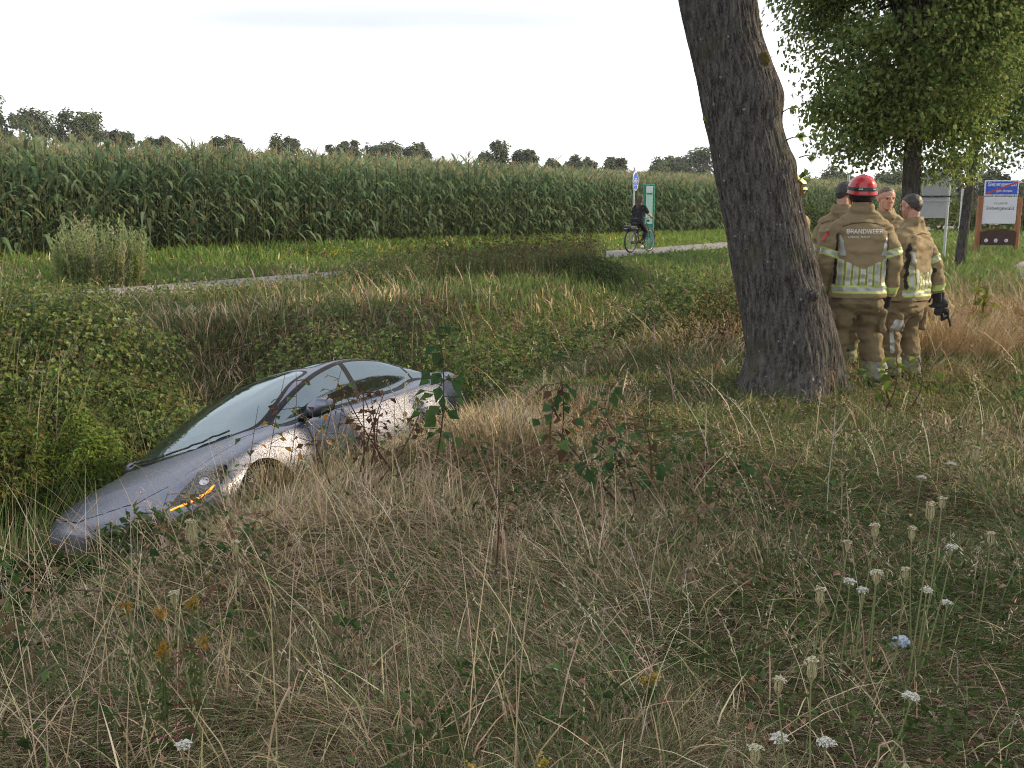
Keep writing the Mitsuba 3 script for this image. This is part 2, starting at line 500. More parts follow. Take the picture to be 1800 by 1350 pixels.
glass, rest = {}, body
for nm, sd in (('windscreen', top_sd(WIND)), ('roof_glass', top_sd(ROOF)), ('rear_window', top_sd(REAR))):
    ins, rest = cut(rest, sd)
    core, rim = cut(ins, lambda v, sd=sd: sd(v) + .035)
    glass[nm] = (core, rim)
sides = {}
for sy in (1, -1):
    sd = side_sd(DLO, sy)
    ins, rest = cut(rest, lambda v: sd(v) - .030)
    core, rim = cut(ins, sd)
    sides[sy] = (core, rim)
for nm in glass:
    cpart(nm, glass[nm][0], 'wind_glass' if nm == 'windscreen' else 'tinted_glass', smooth=True)
    cpart(nm + '_border', glass[nm][1], 'black_trim', smooth=True)
# wheel arches
AX = 1.4375
for wx in (AX, -AX):
    hole, rest = cut(rest, lambda v: np.where((np.abs(v[:, 1]) > .55) & (v[:, 2] < .85), np.hypot(v[:, 0] - wx, v[:, 2] - .335) - .385, 1.0))
low, rest = cut(rest, lambda v: v[:, 2] - .235)
cpart('underbody', low, 'dark_plastic')
# lit indicator strip along the foot of the left headlight
AMB = fx([[2.20, .566], [2.06, .584], [1.94, .610], [1.85, .642], [1.845, .631], [1.94, .596], [2.06, .570], [2.20, .553]])
strip_, rest = cut(rest, side_sd(AMB, 1, .35))
scene['amber_lit'] = {'type': 'diffuse', 'reflectance': rgb(.6, .25, .04)}
cpart('indicator', push(strip_, .004), 'amber_lit', smooth=True, label='lit orange indicator strip at the foot of the headlight', emitter={'type': 'area', 'radiance': rgb(.50, .115, .010)})
# head and tail lamps
HEAD = smooth_loop(fx([(2.17, .575), (2.05, .665), (1.85, .735), (1.66, .77), (1.63, .75), (1.72, .665), (1.88, .595), (2.05, .555)]), 80)
TAIL = smooth_loop([(-2.02, 1.0), (-2.15, .995), (-2.36, .98), (-2.36, .87), (-2.25, .84), (-2.1, .86), (-2.0, .93)], 80)
for sy in (1, -1):
    lens, rest = cut(rest, side_sd(HEAD, sy, .35))
    h = cpart('headlight', lens, 'lamp_glass', smooth=True)
    cpart('housing', push(lens, -.022), 'dark_plastic', h)
    cpart('reflector', trimesh.creation.icosphere(subdivisions=2, radius=.055).apply_translation([1.87, sy * .745, .655]), 'chrome', h, smooth=True)
    lens, rest = cut(rest, side_sd(TAIL, sy, .5))
    cpart('tail_light', lens, 'lamp_red', smooth=True)
# panel gaps: thin strips sunk into the skin
def seam(m, fn, w=.0035):
    a, b = cut(m, lambda v: np.abs(fn(v)) - w)
    return a, b


gaps = []
for sy in (1, -1):
    for line in ([(1.03, .30), (.99, .42), (.99, .80), (1.02, .92)], [(-.255, .30), (-.255, .96)], [(-1.16, .36), (-1.08, .55), (-1.22, .78), (-1.30, .92), (-1.36, 1.03)], [(1.03, .31), (-1.14, .31)]):
        L = LineString(line)
        a, rest = seam(rest, lambda v: np.where((v[:, 1] * sy > .6) & (v[:, 2] > .28), shapely.distance(shapely.points(v[:, [0, 2]]), L), 1.0))
        gaps.append(push(a, -.006))
HOOD = LineString(fx([(1.02, .74), (1.3, .735), (1.7, .66), (2.0, .52), (2.16, .30), (2.19, 0), (2.16, -.30), (2.0, -.52), (1.7, -.66), (1.3, -.735), (1.02, -.74)]))
a, rest = seam(rest, lambda v: np.where(v[:, 2] > .6, shapely.distance(shapely.points(v[:, [0, 1]]), HOOD), 1.0))
gaps.append(push(a, -.006))
TR = LineString([(-1.9, .66), (-2.2, .63), (-2.33, .60), (-2.35, 0), (-2.33, -.6), (-2.2, -.63), (-1.9, -.66)])
a, rest = seam(rest, lambda v: np.where(v[:, 2] > .9, shapely.distance(shapely.points(v[:, [0, 1]]), TR), 1.0))
gaps.append(push(a, -.006))
for gm_ in gaps:
    cpart('panel_gap', gm_, 'black_trim')
# panels that move on their own
hd, rest = cut(rest, lambda v: np.where((v[:, 2] > .6) & (v[:, 0] > .9), poly_sd(v[:, 0], v[:, 1], np.array(HOOD.coords)), 1.0))
cpart('bonnet', hd, 'car_paint', smooth=True)
for nm, x0, x1 in (('front_door', -.255, 1.02), ('rear_door', -1.30, -.255)):
    for sy in (1, -1):
        lowerb = -1.16 if nm == 'rear_door' else x0
        poly = np.array([(x0, 1.2), (x1, 1.2), (.99, .8), (.99, .42), (1.03, .31), (-.255, .31)] if nm == 'front_door' else [(-.255, 1.2), (-.255, .31), (-1.14, .31), (-1.08, .55), (-1.22, .78), (-1.30, .92), (-1.36, 1.03), (-1.36, 1.2)])
        dm, rest = cut(rest, lambda v: np.where((v[:, 1] * sy > .76) & (v[:, 2] < 1.02 + .06 * (v[:, 0] < -1)), poly_sd(v[:, 0], v[:, 2], poly), 1.0))
        d = cpart(nm, dm, 'car_paint', smooth=True)
        core, rim = sides[sy]
        pil = lambda v: v[:, 0] + .245 + .33 * (v[:, 2] - .99)
        w = cut(core, lambda v: .04 - pil(v))[0] if nm == 'front_door' else cut(core, lambda v: pil(v) + .04)[0]
        cpart('window', w, 'tinted_glass', d, smooth=True)
        hx = .0 if nm == 'front_door' else -.98
        hz = .885 if nm == 'front_door' else .92
        hb = box([hx - .11, 0, hz - .014], [hx + .11, .012, hz + .014], .005)
        yy = .892 if nm == 'front_door' else .885
        cpart('handle', xf(hb, mat((0, sy * yy - (.012 if sy < 0 else 0), 0))), 'car_paint', d)
cpart('body', rest, 'car_paint', smooth=True)
for sy in (1, -1):
    core, rim = sides[sy]
    inn, out_ = cut(rim, side_sd(DLO - 0, sy))[0], rim
    cpart('window_trim', push(rim, .002), 'black_trim', smooth=True)
    p = cut(core, lambda v: np.abs(pil(v)) - .04)[0]
    cpart('door_pillar', push(p, .001), 'black_trim', smooth=True)
    dv = cut(cut(core, lambda v: -1.33 - v[:, 0])[0], lambda v: v[:, 0] + 1.305)[0]
    cpart('quarter_light_bar', push(dv, .003), 'black_trim', smooth=True)
    # door mirror
    mm = hull_all([(.72, sy * .97, .975, .062), (.705, sy * 1.07, .98, .05), (.67, sy * .96, .975, .068), (.66, sy * 1.07, .975, .055), (.71, sy * 1.02, .995, .06)])
    mir = cpart('door_mirror', skin(mm, .02, 6), 'car_paint', smooth=True)
    cpart('foot', skin(hull_chain([(.74, sy * .85, .935, .03), (.71, sy * .96, .955, .035)]), .02, 3), 'black_trim', mir, smooth=True)
    cpart('mirror_glass', xf(trimesh.creation.cylinder(.07, .004, 24), mat((.628, sy * 1.02, .99), ry=90)), 'chrome', mir)
# wipers lie at the foot of the windscreen
for y0, y1 in ((.50, -.08), (-.10, -.62)):
    q = np.linspace(0, 1, 14)
    wy = y0 + (y1 - y0) * q
    wx = fx(np.stack([1.045 - .33 * wy ** 2, wy], 1))[:, 0]
    zz = []
    gv = np.asarray(glass['windscreen'][0].vertices)
    from scipy.spatial import cKDTree
    _, ii = cKDTree(gv[:, :2]).query(np.stack([wx, wy], 1))
    cpart('wiper', tube(np.stack([wx, wy, gv[ii, 2] + .02], 1), .008, 6), 'dark_plastic')
# wheels
for wx in (AX, -AX):
    for sy in (1, -1):
        w = cpart('wheel', xf(lathe([(.235, -.10), (.30, -.115), (.325, -.10), (.334, -.06), (.334, .06), (.325, .10), (.30, .115), (.235, .10)], 40), mat((wx, sy * .80, .334), rx=90)), 'rubber', smooth=40)
        rim = [xf(lathe([(.235, -.09), (.235, .10), (.225, .10), (.215, .03), (.21, -.09)], 32), mat((wx, sy * .80, .334), rx=90))]
        for k in range(10):
            a = 2 * math.pi * k / 10
            rim.append(xf(box([.03, -.022, .055], [.222, .022, .085], .006), mat((wx, sy * .80, .334), rx=-90 * sy) @ mat(rz=math.degrees(a))))
        cpart('rim', cat(rim), 'alloy', w, smooth=30)
        cpart('wheel_arch_liner', xf(cat([lathe([(.40, -.30), (.40, .09)], 40), lathe([(0.01, -.30), (.40, -.30)], 40)]), mat((wx, sy * .80, .335), rx=-90 * sy)), 'dark_plastic', smooth=30)
# cabin
cabin = [box([-1.9, -.72, .45], [1.0, .72, .50]), box([.55, -.70, .5], [.95, .70, .88], .05)]
cpart('dashboard', cat([box([.62, -.70, .50], [.98, .70, .915], .04), box([-1.75, -.74, .30], [1.25, .74, .34])]), 'cabin_dark')
for sy in (.38, -.38):
    q = skin(union([hull_all([(-.05, sy - .18, .50, .08), (-.05, sy + .18, .50, .08), (.38, sy - .18, .52, .07), (.38, sy + .18, .52, .07)]),
                    hull_all([(-.10, sy - .17, .52, .07), (-.10, sy + .17, .52, .07), (-.36, sy - .15, 1.0, .06), (-.36, sy + .15, 1.0, .06)]),
                    hull_all([(-.40, sy - .08, 1.08, .05), (-.40, sy + .08, 1.08, .05), (-.42, sy - .08, 1.18, .04), (-.42, sy + .08, 1.18, .04)])]), .06, 4)
    cpart('front_seat', q, 'cabin_dark', smooth=True)
cpart('rear_bench', skin(hull_all([(-1.1, -.5, .55, .09), (-1.1, .5, .55, .09), (-1.35, -.5, .95, .08), (-1.35, .5, .95, .08)]), .08, 3), 'cabin_dark', smooth=True)
sw = trimesh.creation.torus(.17, .016, 24, 8)
cpart('steering_wheel', xf(sw, mat((.44, .38, .84), ry=-65)), 'dark_plastic', smooth=True)
# ------------------------------------------------------------------ people
def cloth(base, var=.12, scale=9.0):
    def fn(p, n, uv):
        a = mikit.fbm(p.x * scale, p.y * scale, p.z * scale, 3)
        b = mikit.fbm(p.x * 180, p.y * 180, p.z * 180, 2)
        return mi.Color3f(*base) * (1 - var + 2 * var * a) * (.88 + .24 * b)
    return two({'type': 'principled', 'base_color': mikit.proc(fn), 'roughness': .85, 'specular': .2, 'sheen': .3})


scene['turnout_tan'] = cloth((.232, .182, .105))
scene['trouser_tan'] = cloth((.165, .128, .074))
scene['turnout_dark'] = cloth((.030, .028, .028))
scene['turnout_brown'] = cloth((.10, .068, .045))
scene['band_yellow'] = two(prin((.40, .50, .15), .6))
scene['band_gaiter'] = two(prin((.19, .21, .10), .8))
scene['gaiter_grey'] = two(prin((.17, .175, .15), .8))
scene['band_silver'] = two(prin((.36, .38, .36), .35, metallic=.3))
scene['print_white'] = two(prin((.62, .61, .56), .6))
scene['patch_red'] = two(prin((.50, .045, .03), .7))
scene['skin_tone'] = two(prin((.47, .27, .20), .5, specular=.35))
scene['lips'] = two(prin((.42, .17, .14), .45))
scene['eye_dark'] = two(prin((.05, .035, .03), .25))
scene['glove_black'] = two(prin((.028, .028, .03), .75))
scene['boot_black'] = two(prin((.025, .024, .023), .5))
scene['helmet_red'] = two(prin((.38, .012, .02), .16, clearcoat=1.0))
scene['ridge_pale'] = two(prin((.58, .34, .34), .25))
scene['helmet_black'] = two(prin((.015, .015, .016), .35))
scene['helmet_yellow'] = two(prin((.58, .56, .20), .3, clearcoat=1.0))
scene['black_cloth'] = cloth((.014, .014, .017))
HAIR = {'grey': (.036, .032, .030), 'brown': (.095, .070, .052), 'long': (.045, .026, .018)}
for hk, hc in HAIR.items():
    def hair_fn(p, n, uv, c=hc):
        return mi.Color3f(*c) * (.45 + 1.2 * mikit.fbm(p.x * 140, p.y * 140, p.z * 35, 2))
    scene['hair_' + hk] = two(prin(mikit.proc(hair_fn), .55))


def V3(*a):
    return np.array(a, float)


def head_mesh(sc=1.0):
    """Head and neck; face towards +y, chin at z = 0, crown at .235."""
    ms = [hull_all([(0, -.012, .150, .082), (0, .016, .150, .078), (0, -.030, .135, .066), (0, .0, .165, .068)]),       # skull
          hull_all([(0, .045, .120, .050), (0, .035, .055, .045), (.035, .030, .085, .034), (-.035, .030, .085, .034), (0, .060, .022, .021), (.018, .05, .028, .022), (-.018, .05, .028, .022), (0, -.005, .10, .06)]),
          hull_chain([(0, .098, .128, .008), (0, .112, .092, .012), (0, .104, .082, .012)]),                              # nose
          hull_chain([(.016, .098, .084, .009), (-.016, .098, .084, .009)]),
          hull_chain([(.045, .086, .134, .010), (.015, .094, .131, .010), (-.015, .094, .131, .010), (-.045, .086, .134, .010)]),   # brow
          hull_chain([(0, -.030, .07, .054), (0, -.03, -.02, .050), (0, -.03, -.09, .048)])]
    for s in (1, -1):
        ms.append(hull_all([(s * .080, -.006, .128, .012), (s * .088, -.016, .136, .012), (s * .090, -.022, .122, .010), (s * .080, -.004, .096, .009)]))
    return ms


def hand(base, d, palm_n, thumb_side, curl=.5, s=1.0):
    """Palm and five fingers: base = wrist, d = direction of the fingers, palm_n = the way the palm faces, thumb_side = the way the thumb leaves."""
    d, n, t = (np.asarray(v, float) / np.linalg.norm(v) for v in (d, palm_n, thumb_side))
    out = []
    b = np.asarray(base, float)
    k = lambda along, side, out_: b + s * (d * along + t * side + n * out_)
    out.append(hull_all([(*k(.0, .014, 0), .017 * s), (*k(.0, -.014, 0), .017 * s), (*k(.085, .030, 0), .013 * s), (*k(.085, -.030, .002), .012 * s), (*k(.05, .030, .004), .015 * s)]))
    for side, ln in ((.031, .072), (.011, .080), (-.010, .074), (-.030, .058)):
        p0 = k(.085, side, 0)
        ch = [(*p0, .0098 * s)]
        ang = 0.0
        p = p0
        for seg in (.42, .33, .25):
            ang += curl * 1.1
            p = p + s * ln * seg * (d * math.cos(ang) + n * math.sin(ang))
            ch.append((*p, .0086 * s))
        out.append(hull_chain(ch))
    p0 = k(.025, .030, .006)
    p1 = k(.060, .052, .018); p2 = k(.090, .050, .034)
    out.append(hull_chain([(*p0, .014 * s), (*p1, .011 * s), (*p2, .0095 * s)]))
    return out


def wrinkle(m, amp, scale, seed, stretch=(1, 1, 1.8)):
    q = np.asarray(m.vertices)
    f = meshkit.fbm(q * scale * np.array(stretch), 3, seed) - .5
    r = np.abs(meshkit.noise(q * scale * 1.7 * np.array((.7, .7, 2.0)), seed + 9) - .5)
    m.vertices = q + m.vertex_normals * (amp * (f * 1.4 - r * .8 + .2))[:, None]
    return m


def band(m, fn, name, mtl, parent, M, label=None, lift=.003):
    """The part of m where fn < 0, lifted off as a piece of its own."""
    a, b = split(m, fn(np.asarray(m.vertices)))
    if len(a.faces):
        for piece in a.split(only_watertight=False):
            if len(piece.faces) > 12:
                obj(name, push(piece, lift), mtl, parent, smooth=True, M=M, label=label)
    return b


def axis_dist(v, a, b):
    a, b = np.asarray(a), np.asarray(b)
    d = (b - a) / np.linalg.norm(b - a)
    s = (v - a) @ d
    return s, np.linalg.norm(v - a - s[:, None] * d, axis=1)


def firefighter(label, loc, yaw, seed, hair='grey', helmet=None, height=1.80, arms=None, legs=None, head_turn=0, patch=None, back_text=False, stripes=True, gloves=True, hair_len=.0, side_stripe=None):
    """Stands at the origin facing +y. arms: elbow and wrist of the right (+x) and left (-x) arm."""
    t = thing('person', label, 'person', 'firefighters standing behind the leaning tree')
    k = height / 1.80
    M = mat(loc, yaw, s=k)
    sh, hip = 1.47, .97
    A = arms or {1: (V3(.272, -.03, 1.08), V3(.262, .08, .85)), -1: (V3(-.272, -.03, 1.08), V3(-.262, .08, .85))}
    L = legs or {1: (V3(.13, .03, .52), V3(.15, -.03, .09)), -1: (V3(-.13, .03, .52), V3(-.15, -.03, .09))}
    S = {s: V3(s * .190, -.01, 1.352) for s in (1, -1)}
    # body: head, neck, trunk, limbs and hands in one skin
    H = mat((0, .02, 1.535), head_turn)
    ms = [q.transform(H[:3].tolist()) for q in head_mesh()]
    ms += [hull_all([(.12, 0, 1.36, .07), (-.12, 0, 1.36, .07), (.10, 0, 1.05, .09), (-.10, 0, 1.05, .09), (0, 0, 1.5, .07)])]
    hands = []
    for s in (1, -1):
        e, w = A[s]
        ms.append(hull_chain([(*S[s], .06), (*e, .045), (*w, .032)]))
        dirn = (w - e) / np.linalg.norm(w - e)
        pn = V3(-s * .9, .25, 0)
        hands += hand(w + dirn * .03, dirn + V3(0, .12, 0), pn, V3(0, 1, .1), .45, 1.12)
        ms.append(hull_chain([(s * .10, 0, hip, .085), (*L[s][0], .058), (*L[s][1], .045)]))
    bodym = skin(union(ms + ([] if gloves else hands)), .016, 4)
    obj('body', bodym, 'skin_tone', t, smooth=True, M=M)
    if gloves:
        for hs in (hands[:6], hands[6:]):
            obj('glove', skin(union(hs), .008, 3), 'glove_black', t, smooth=True, M=M)
    face = lambda x, y, z: (H @ np.array([x, y, z, 1]))[:3]
    for s in (1, -1):
        obj('eye', trimesh.creation.icosphere(subdivisions=2, radius=.009).apply_translation(face(s * .031, .0815, .116)), 'eye_dark', t, smooth=True, M=M)
    obj('mouth', skin(hull_chain([(*face(-.024, .083, .052), .004), (*face(0, .093, .053), .006), (*face(.024, .083, .052), .004)]), .006, 2), 'lips', t, smooth=True, M=M)
    # hair or helmet
    if helmet is None or hair:
        hm = union([hull_all([(0, -.014, .153, .0855), (0, .014, .156, .080), (0, -.032, .132, .072), (0, .0, .167, .0715), (0, -.034, .10, .060)])])
        hm = skin(hm, .014, 3)
        q = np.asarray(hm.vertices)
        line = np.where(q[:, 1] > .0, .175 + .2 * (q[:, 1]) - .0, .175 + 1.15 * q[:, 1])
        line = np.maximum(line, .058 - hair_len) - np.where(np.abs(q[:, 0]) > .06, .01, 0)
        hm = split(hm, q[:, 2] - line + .030 * (meshkit.noise(q * 75, 3) - .5))[1]
        hm = wrinkle(hm, .006, 40, seed)
        obj('hair', xf(hm, H), 'hair_' + (hair or 'grey'), t, smooth=True, M=M)
    if helmet:
        H0 = H
        H = H @ np.diag([.87, .89, .93, 1]) @ mat((0, 0, .012))
        shell = lathe([(0.0, .268), (.03, .266), (.07, .252), (.105, .222), (.126, .18), (.133, .14), (.136, .115), (.14, .112), (.14, .106), (.128, .106), (.12, .18), (.08, .24), (0, .255)], 40)
        v = np.asarray(shell.vertices); v[:, 1] *= 1.18; v[:, 1] -= .012
        v[:, 2] -= .02 * np.clip(-v[:, 1] / .15, 0, 1) * (v[:, 2] < .15)
        shell = trimesh.Trimesh(v, shell.faces, process=False)
        h = obj('helmet', xf(shell, H), helmet, t, smooth=40, M=M, label='glossy red helmet with raised ridges and black rim band' if helmet == 'helmet_red' else 'pale yellow helmet')
        a = np.linspace(-1.25, 1.25, 24)
        for x0 in (-.022, 0, .022):
            prof = np.stack([x0 + 0 * a, -.012 + .150 * np.sin(a), .118 + (.148 if x0 == 0 else .143) * np.cos(a)], 1)
            obj('ridge', xf(tube(prof, .011 if x0 == 0 else .005, 8), H), helmet if x0 == 0 or helmet != 'helmet_red' else 'ridge_pale', h, smooth=60, M=M)
        bm = lathe([(.1345, .138), (.1385, .140), (.1375, .168), (.1325, .170)], 40)
        v = np.asarray(bm.vertices); v[:, 1] *= 1.18; v[:, 1] -= .012; v[:, 2] -= .018 * np.clip(-v[:, 1] / .15, 0, 1)
        obj('rim_band', xf(bm, H), 'helmet_black', h, smooth=40, M=M)
        for x0 in (-.075, .055):
            a = np.linspace(x0, x0 + .035, 6)
            pts = np.stack([a, -.012 - 1.18 * np.sqrt(.1405 ** 2 - a ** 2), 0 * a + .139], 1)
            q = np.vstack([pts - [0, .002, .006], pts + [0, -.002, .006]])
            f = np.array([[i, i + 1, i + 7] for i in range(5)] + [[i, i + 7, i + 6] for i in range(5)])
            obj('reflector', xf(trimesh.Trimesh(q, f, process=False), H), 'band_silver', h, M=M)
        flap = lathe([(.125, .105), (.118, .07), (.10, .035), (.094, .03), (.11, .07), (.118, .105)], 32)
        v = np.asarray(flap.vertices); v[:, 1] *= 1.12; v[:, 1] -= .01
        flap = split(trimesh.Trimesh(v, flap.faces, process=False), v[:, 1] - .03)[0]
        obj('neck_guard', xf(flap, H), 'helmet_black', h, smooth=40, M=M)
        for s in (1, -1):
            obj('strap', xf(tube([(s * .035, -.118, .10), (s * .03, -.125, .065), (s * .012, -.118, .045)], .006, 6), H), 'helmet_yellow', h, smooth=True, M=M)
            obj('chin_strap', xf(tube([(s * .118, .0, .10), (s * .10, -.02, .05), (s * .08, .02, .005)], .006, 6), H), helmet, h, smooth=True, M=M)
    if helmet:
        H = H0
    # jacket
    js = [hull_all([(.150, -.01, 1.350, .088), (-.150, -.01, 1.350, .088), (.055, -.015, 1.455, .07), (-.055, -.015, 1.455, .07), (.118, -.035, 1.28, .108), (-.118, -.035, 1.28, .108), (.10, .045, 1.30, .10), (-.10, .045, 1.30, .10), (0, 0, 1.46, .075)]),
          hull_all([(.118, -.035, 1.28, .108), (-.118, -.035, 1.28, .108), (.10, .045, 1.30, .10), (-.10, .045, 1.30, .10), (.108, -.03, .82, .124), (-.108, -.03, .82, .124), (.10, .045, .82, .118), (-.10, .045, .82, .118)]),
          hull_all([(.055, -.03, 1.47, .06), (-.055, -.03, 1.47, .06), (.05, .05, 1.45, .05), (-.05, .05, 1.45, .05), (.02, -.035, 1.535, .062), (-.02, -.035, 1.535, .062), (0, .03, 1.51, .055)])]
    for s in (1, -1):
        e, w = A[s]
        js.append(hull_chain([(*(S[s] + V3(-s * .02, 0, -.005)), .088), (*(S[s] * .45 + e * .55 + V3(s * .010, 0, 0)), .076), (*e, .069), (*(e * .4 + w * .6), .063), (*(w + (w - e) * .10), .056)]))
    jm = skin(union(js), .018, 9)
    jm.vertices -= np.array([0, 0, .0])
    jm = wrinkle(jm, .032, 9, seed)
    jm = split(jm, np.asarray(jm.vertices)[:, 2] - .785)[1]
    jm = split(jm, np.asarray(jm.vertices)[:, 2] - 1.555 + .25 * np.maximum(np.asarray(jm.vertices)[:, 1], -.02))[0]
    for s in (1, -1):
        e, w = A[s]
        cutp = np.linalg.norm(w - e) * 1.10
        jm = split(jm, (lambda v: np.where((axis_dist(v, e, w)[1] < .10) & (axis_dist(v, e, w)[0] > 0), cutp - axis_dist(v, e, w)[0], 1.0))(np.asarray(jm.vertices)))[1]
    J = key_of('jacket', t)
    trunk = lambda v: (np.abs(v[:, 0]) < .225) & np.all([axis_dist(v, A[s][0], A[s][1])[1] > .066 for s in (1, -1)], axis=0)
    for s in (1, -1):                                              # bands round the sleeves
        e, w = A[s]
        ln = np.linalg.norm(e - S[s])
        for c, hw, mt in ((ln - .075, .030, 'band_yellow'),):
            fn = lambda v: np.where((axis_dist(v, S[s], e)[1] < .105) & (v[:, 0] * s > .12), np.abs(axis_dist(v, S[s], e)[0] - c) - hw, 1.0)
            a, jm = split(jm, fn(np.asarray(jm.vertices)))
            sv, ye = split(a, np.abs(axis_dist(np.asarray(a.vertices), S[s], e)[0] - c) - .014)
            obj('sleeve_band', push(ye, .002), mt, J, smooth=True, M=M)
            obj('sleeve_reflector', push(sv, .003), 'band_silver', J, smooth=True, M=M)
        lw = np.linalg.norm(w - e)
        jm = band(jm, lambda v: np.where((axis_dist(v, e, w)[1] < .095) & (axis_dist(v, e, w)[0] > 0), np.abs(axis_dist(v, e, w)[0] - lw + .03) - .028, 1.0), 'cuff_band', 'band_yellow', J, M)
    if stripes:
        hemsd = lambda v: np.where(trunk(v), np.abs(v[:, 2] - .858) - .034, 1.0)
        a, jm = split(jm, hemsd(np.asarray(jm.vertices)))
        sv, ye = split(a, np.abs(np.asarray(a.vertices)[:, 2] - .860) - .015)
        obj('hem_band', push(ye, .002), 'band_yellow', J, smooth=True, M=M)
        obj('hem_reflector', push(sv, .003), 'band_silver', J, smooth=True, M=M)
        # upright stripes on the lower back, their tops cut to a point
        topz = lambda v: 1.025 + .48 * np.abs(v[:, 0])
        for x0 in (-.177, -.118, -.059, 0, .059, .118, .177):
            fn = lambda v: np.where((v[:, 1] < .03) & trunk(v), np.maximum(np.abs(v[:, 0] - x0) - .0225, np.maximum(.892 - v[:, 2], v[:, 2] - topz(v))), 1.0)
            a, jm = split(jm, fn(np.asarray(jm.vertices)))
            if len(a.faces) > 6:
                sv, ye = split(a, np.abs(np.asarray(a.vertices)[:, 0] - x0) - .0135)
                obj('stripe', push(ye, .002), 'band_yellow', J, smooth=True, M=M)
                obj('stripe_reflector', push(sv, .003), 'band_silver', J, smooth=True, M=M)
        for s in (1, -1):                                          # pale wedges beside the shoulder blades, dark side panels
            W = np.array([(s * .185, 1.33), (s * .192, 1.14), (s * .142, 1.135)])
            a, jm = split(jm, np.where((np.asarray(jm.vertices)[:, 1] < 0), poly_sd(np.asarray(jm.vertices)[:, 0], np.asarray(jm.vertices)[:, 2], W), 1.0))
            if len(a.faces) > 3:
                obj('pale_wedge', push(a, .003), 'band_silver', J, smooth=True, M=M)
            W = np.array([(s * .198, 1.33), (s * .225, 1.30), (s * .22, .90), (s * .204, .90), (s * .200, 1.15)])
            a, jm = split(jm, np.where(trunk(np.asarray(jm.vertices)), poly_sd(np.asarray(jm.vertices)[:, 0], np.asarray(jm.vertices)[:, 2], W), 1.0))
            if len(a.faces) > 3:
                for pc in a.split(only_watertight=False):
                    if len(pc.faces) > 20:
                        obj('side_panel', push(pc, .001), 'turnout_dark', J, smooth=True, M=M)
    if patch:
        s = patch
        e = A[s][0]; ln = np.linalg.norm(e - S[s])
        a, jm = split(jm, np.where((np.asarray(jm.vertices)[:, 0] * s > .19), np.maximum(np.abs(axis_dist(np.asarray(jm.vertices), S[s], e)[0] - .09) - .045, np.abs(np.asarray(jm.vertices)[:, 1] + .01) - .045), 1.0))
        if len(a.faces) > 3:
            obj('shoulder_patch', push(a, .003), 'patch_red', J, smooth=True, M=M)
    jk = mikit.ply(jm, 'turnout_tan', smooth=True); jk['to_world'] = T(M); scene[J] = jk
    yoke = tube([(-.17, 0, 1.375), (-.1, 0, 1.40), (0, 0, 1.41), (.1, 0, 1.40), (.17, 0, 1.375)], .005, 6)

    def on_back(m, off=.003):
        v = np.asarray(m.vertices)
        q = trimesh.Trimesh(jm.vertices, jm.faces, process=False)
        org = np.stack([v[:, 0], v[:, 1] * 0 - 1.0, v[:, 2]], 1)
        hit, ri, _ = q.ray.intersects_location(org, np.tile([0, 1.0, 0], (len(v), 1)), multiple_hits=False)
        y = np.full(len(v), np.nan); y[ri] = hit[:, 1]
        y = np.where(np.isnan(y), np.nanmedian(y), y)
        o = trimesh.Trimesh(np.stack([v[:, 0], y - off + v[:, 1], v[:, 2]], 1), m.faces, process=False)
        return o
    obj('yoke_seam', on_back(yoke, .002), 'turnout_brown', J, smooth=True, M=M)
    if back_text:
        for txt, hh, z, mt in (('BRANDWEER', .036, 1.318, 'print_white'), ('Limburg-Noord', .017, 1.282, 'print_white')):
            tm = meshkit.text_mesh(txt, hh, .001, bold=hh > .02)
            wdt = tm.bounds[1][0]
            x0 = -.148 if hh > .02 else -.135
            sx = (.295 / wdt) if hh > .02 else 1
            v = np.asarray(tm.vertices)
            tm = trimesh.Trimesh(np.stack([x0 + v[:, 0] * sx, -v[:, 2], z + v[:, 1]], 1), tm.faces, process=False).subdivide()
            obj('lettering', on_back(tm, .003), mt, J, M=M, label='white lettering BRANDWEER across the back' if hh > .02 else None)
    # trousers
    ts = [hull_all([(.08, -.015, .95, .085), (-.08, -.015, .95, .085), (.085, .0, .85, .095), (-.085, .0, .85, .095), (.092, -.02, .74, .112), (-.092, -.02, .74, .112)])]
    for s in (1, -1):
        kn, an = L[s]
        ts.append(hull_chain([(s * .098, -.02, .76, .112), (*(V3(s * .104, -.02, .76) * .5 + kn * .5), .110), (*kn, .096), (*(kn * .5 + an * .5 + V3(0, -.012, 0)), .090), (*(an + V3(0, 0, .02)), .088)]))
        ts.append(hull_all([(s * .215, .02, .66, .022), (s * .215, -.07, .66, .022), (s * .212, .02, .52, .03), (s * .212, -.07, .52, .03)]))
    tm = skin(union(ts), .02, 8)
    tm = wrinkle(tm, .044, 9, seed + 3)
    q = np.asarray(tm.vertices)
    tm = split(tm, q[:, 2] - .07)[1]
    TK = key_of('trousers', t)
    low, tm = split(tm, np.asarray(tm.vertices)[:, 2] - .245)
    for s in (1, -1):
        one = split(low, -np.asarray(low.vertices)[:, 0] * s)[0]
        q = np.asarray(one.vertices)
        sv, ye = split(one, np.sin(5 * np.arctan2(q[:, 1] - L[s][1][1], q[:, 0] - L[s][1][0]) + 1.0) + .25)
        obj('leg_band', push(ye, .002), 'band_gaiter', TK, smooth=True, M=M)
        obj('leg_reflector', push(sv, .003), 'gaiter_grey', TK, smooth=True, M=M)
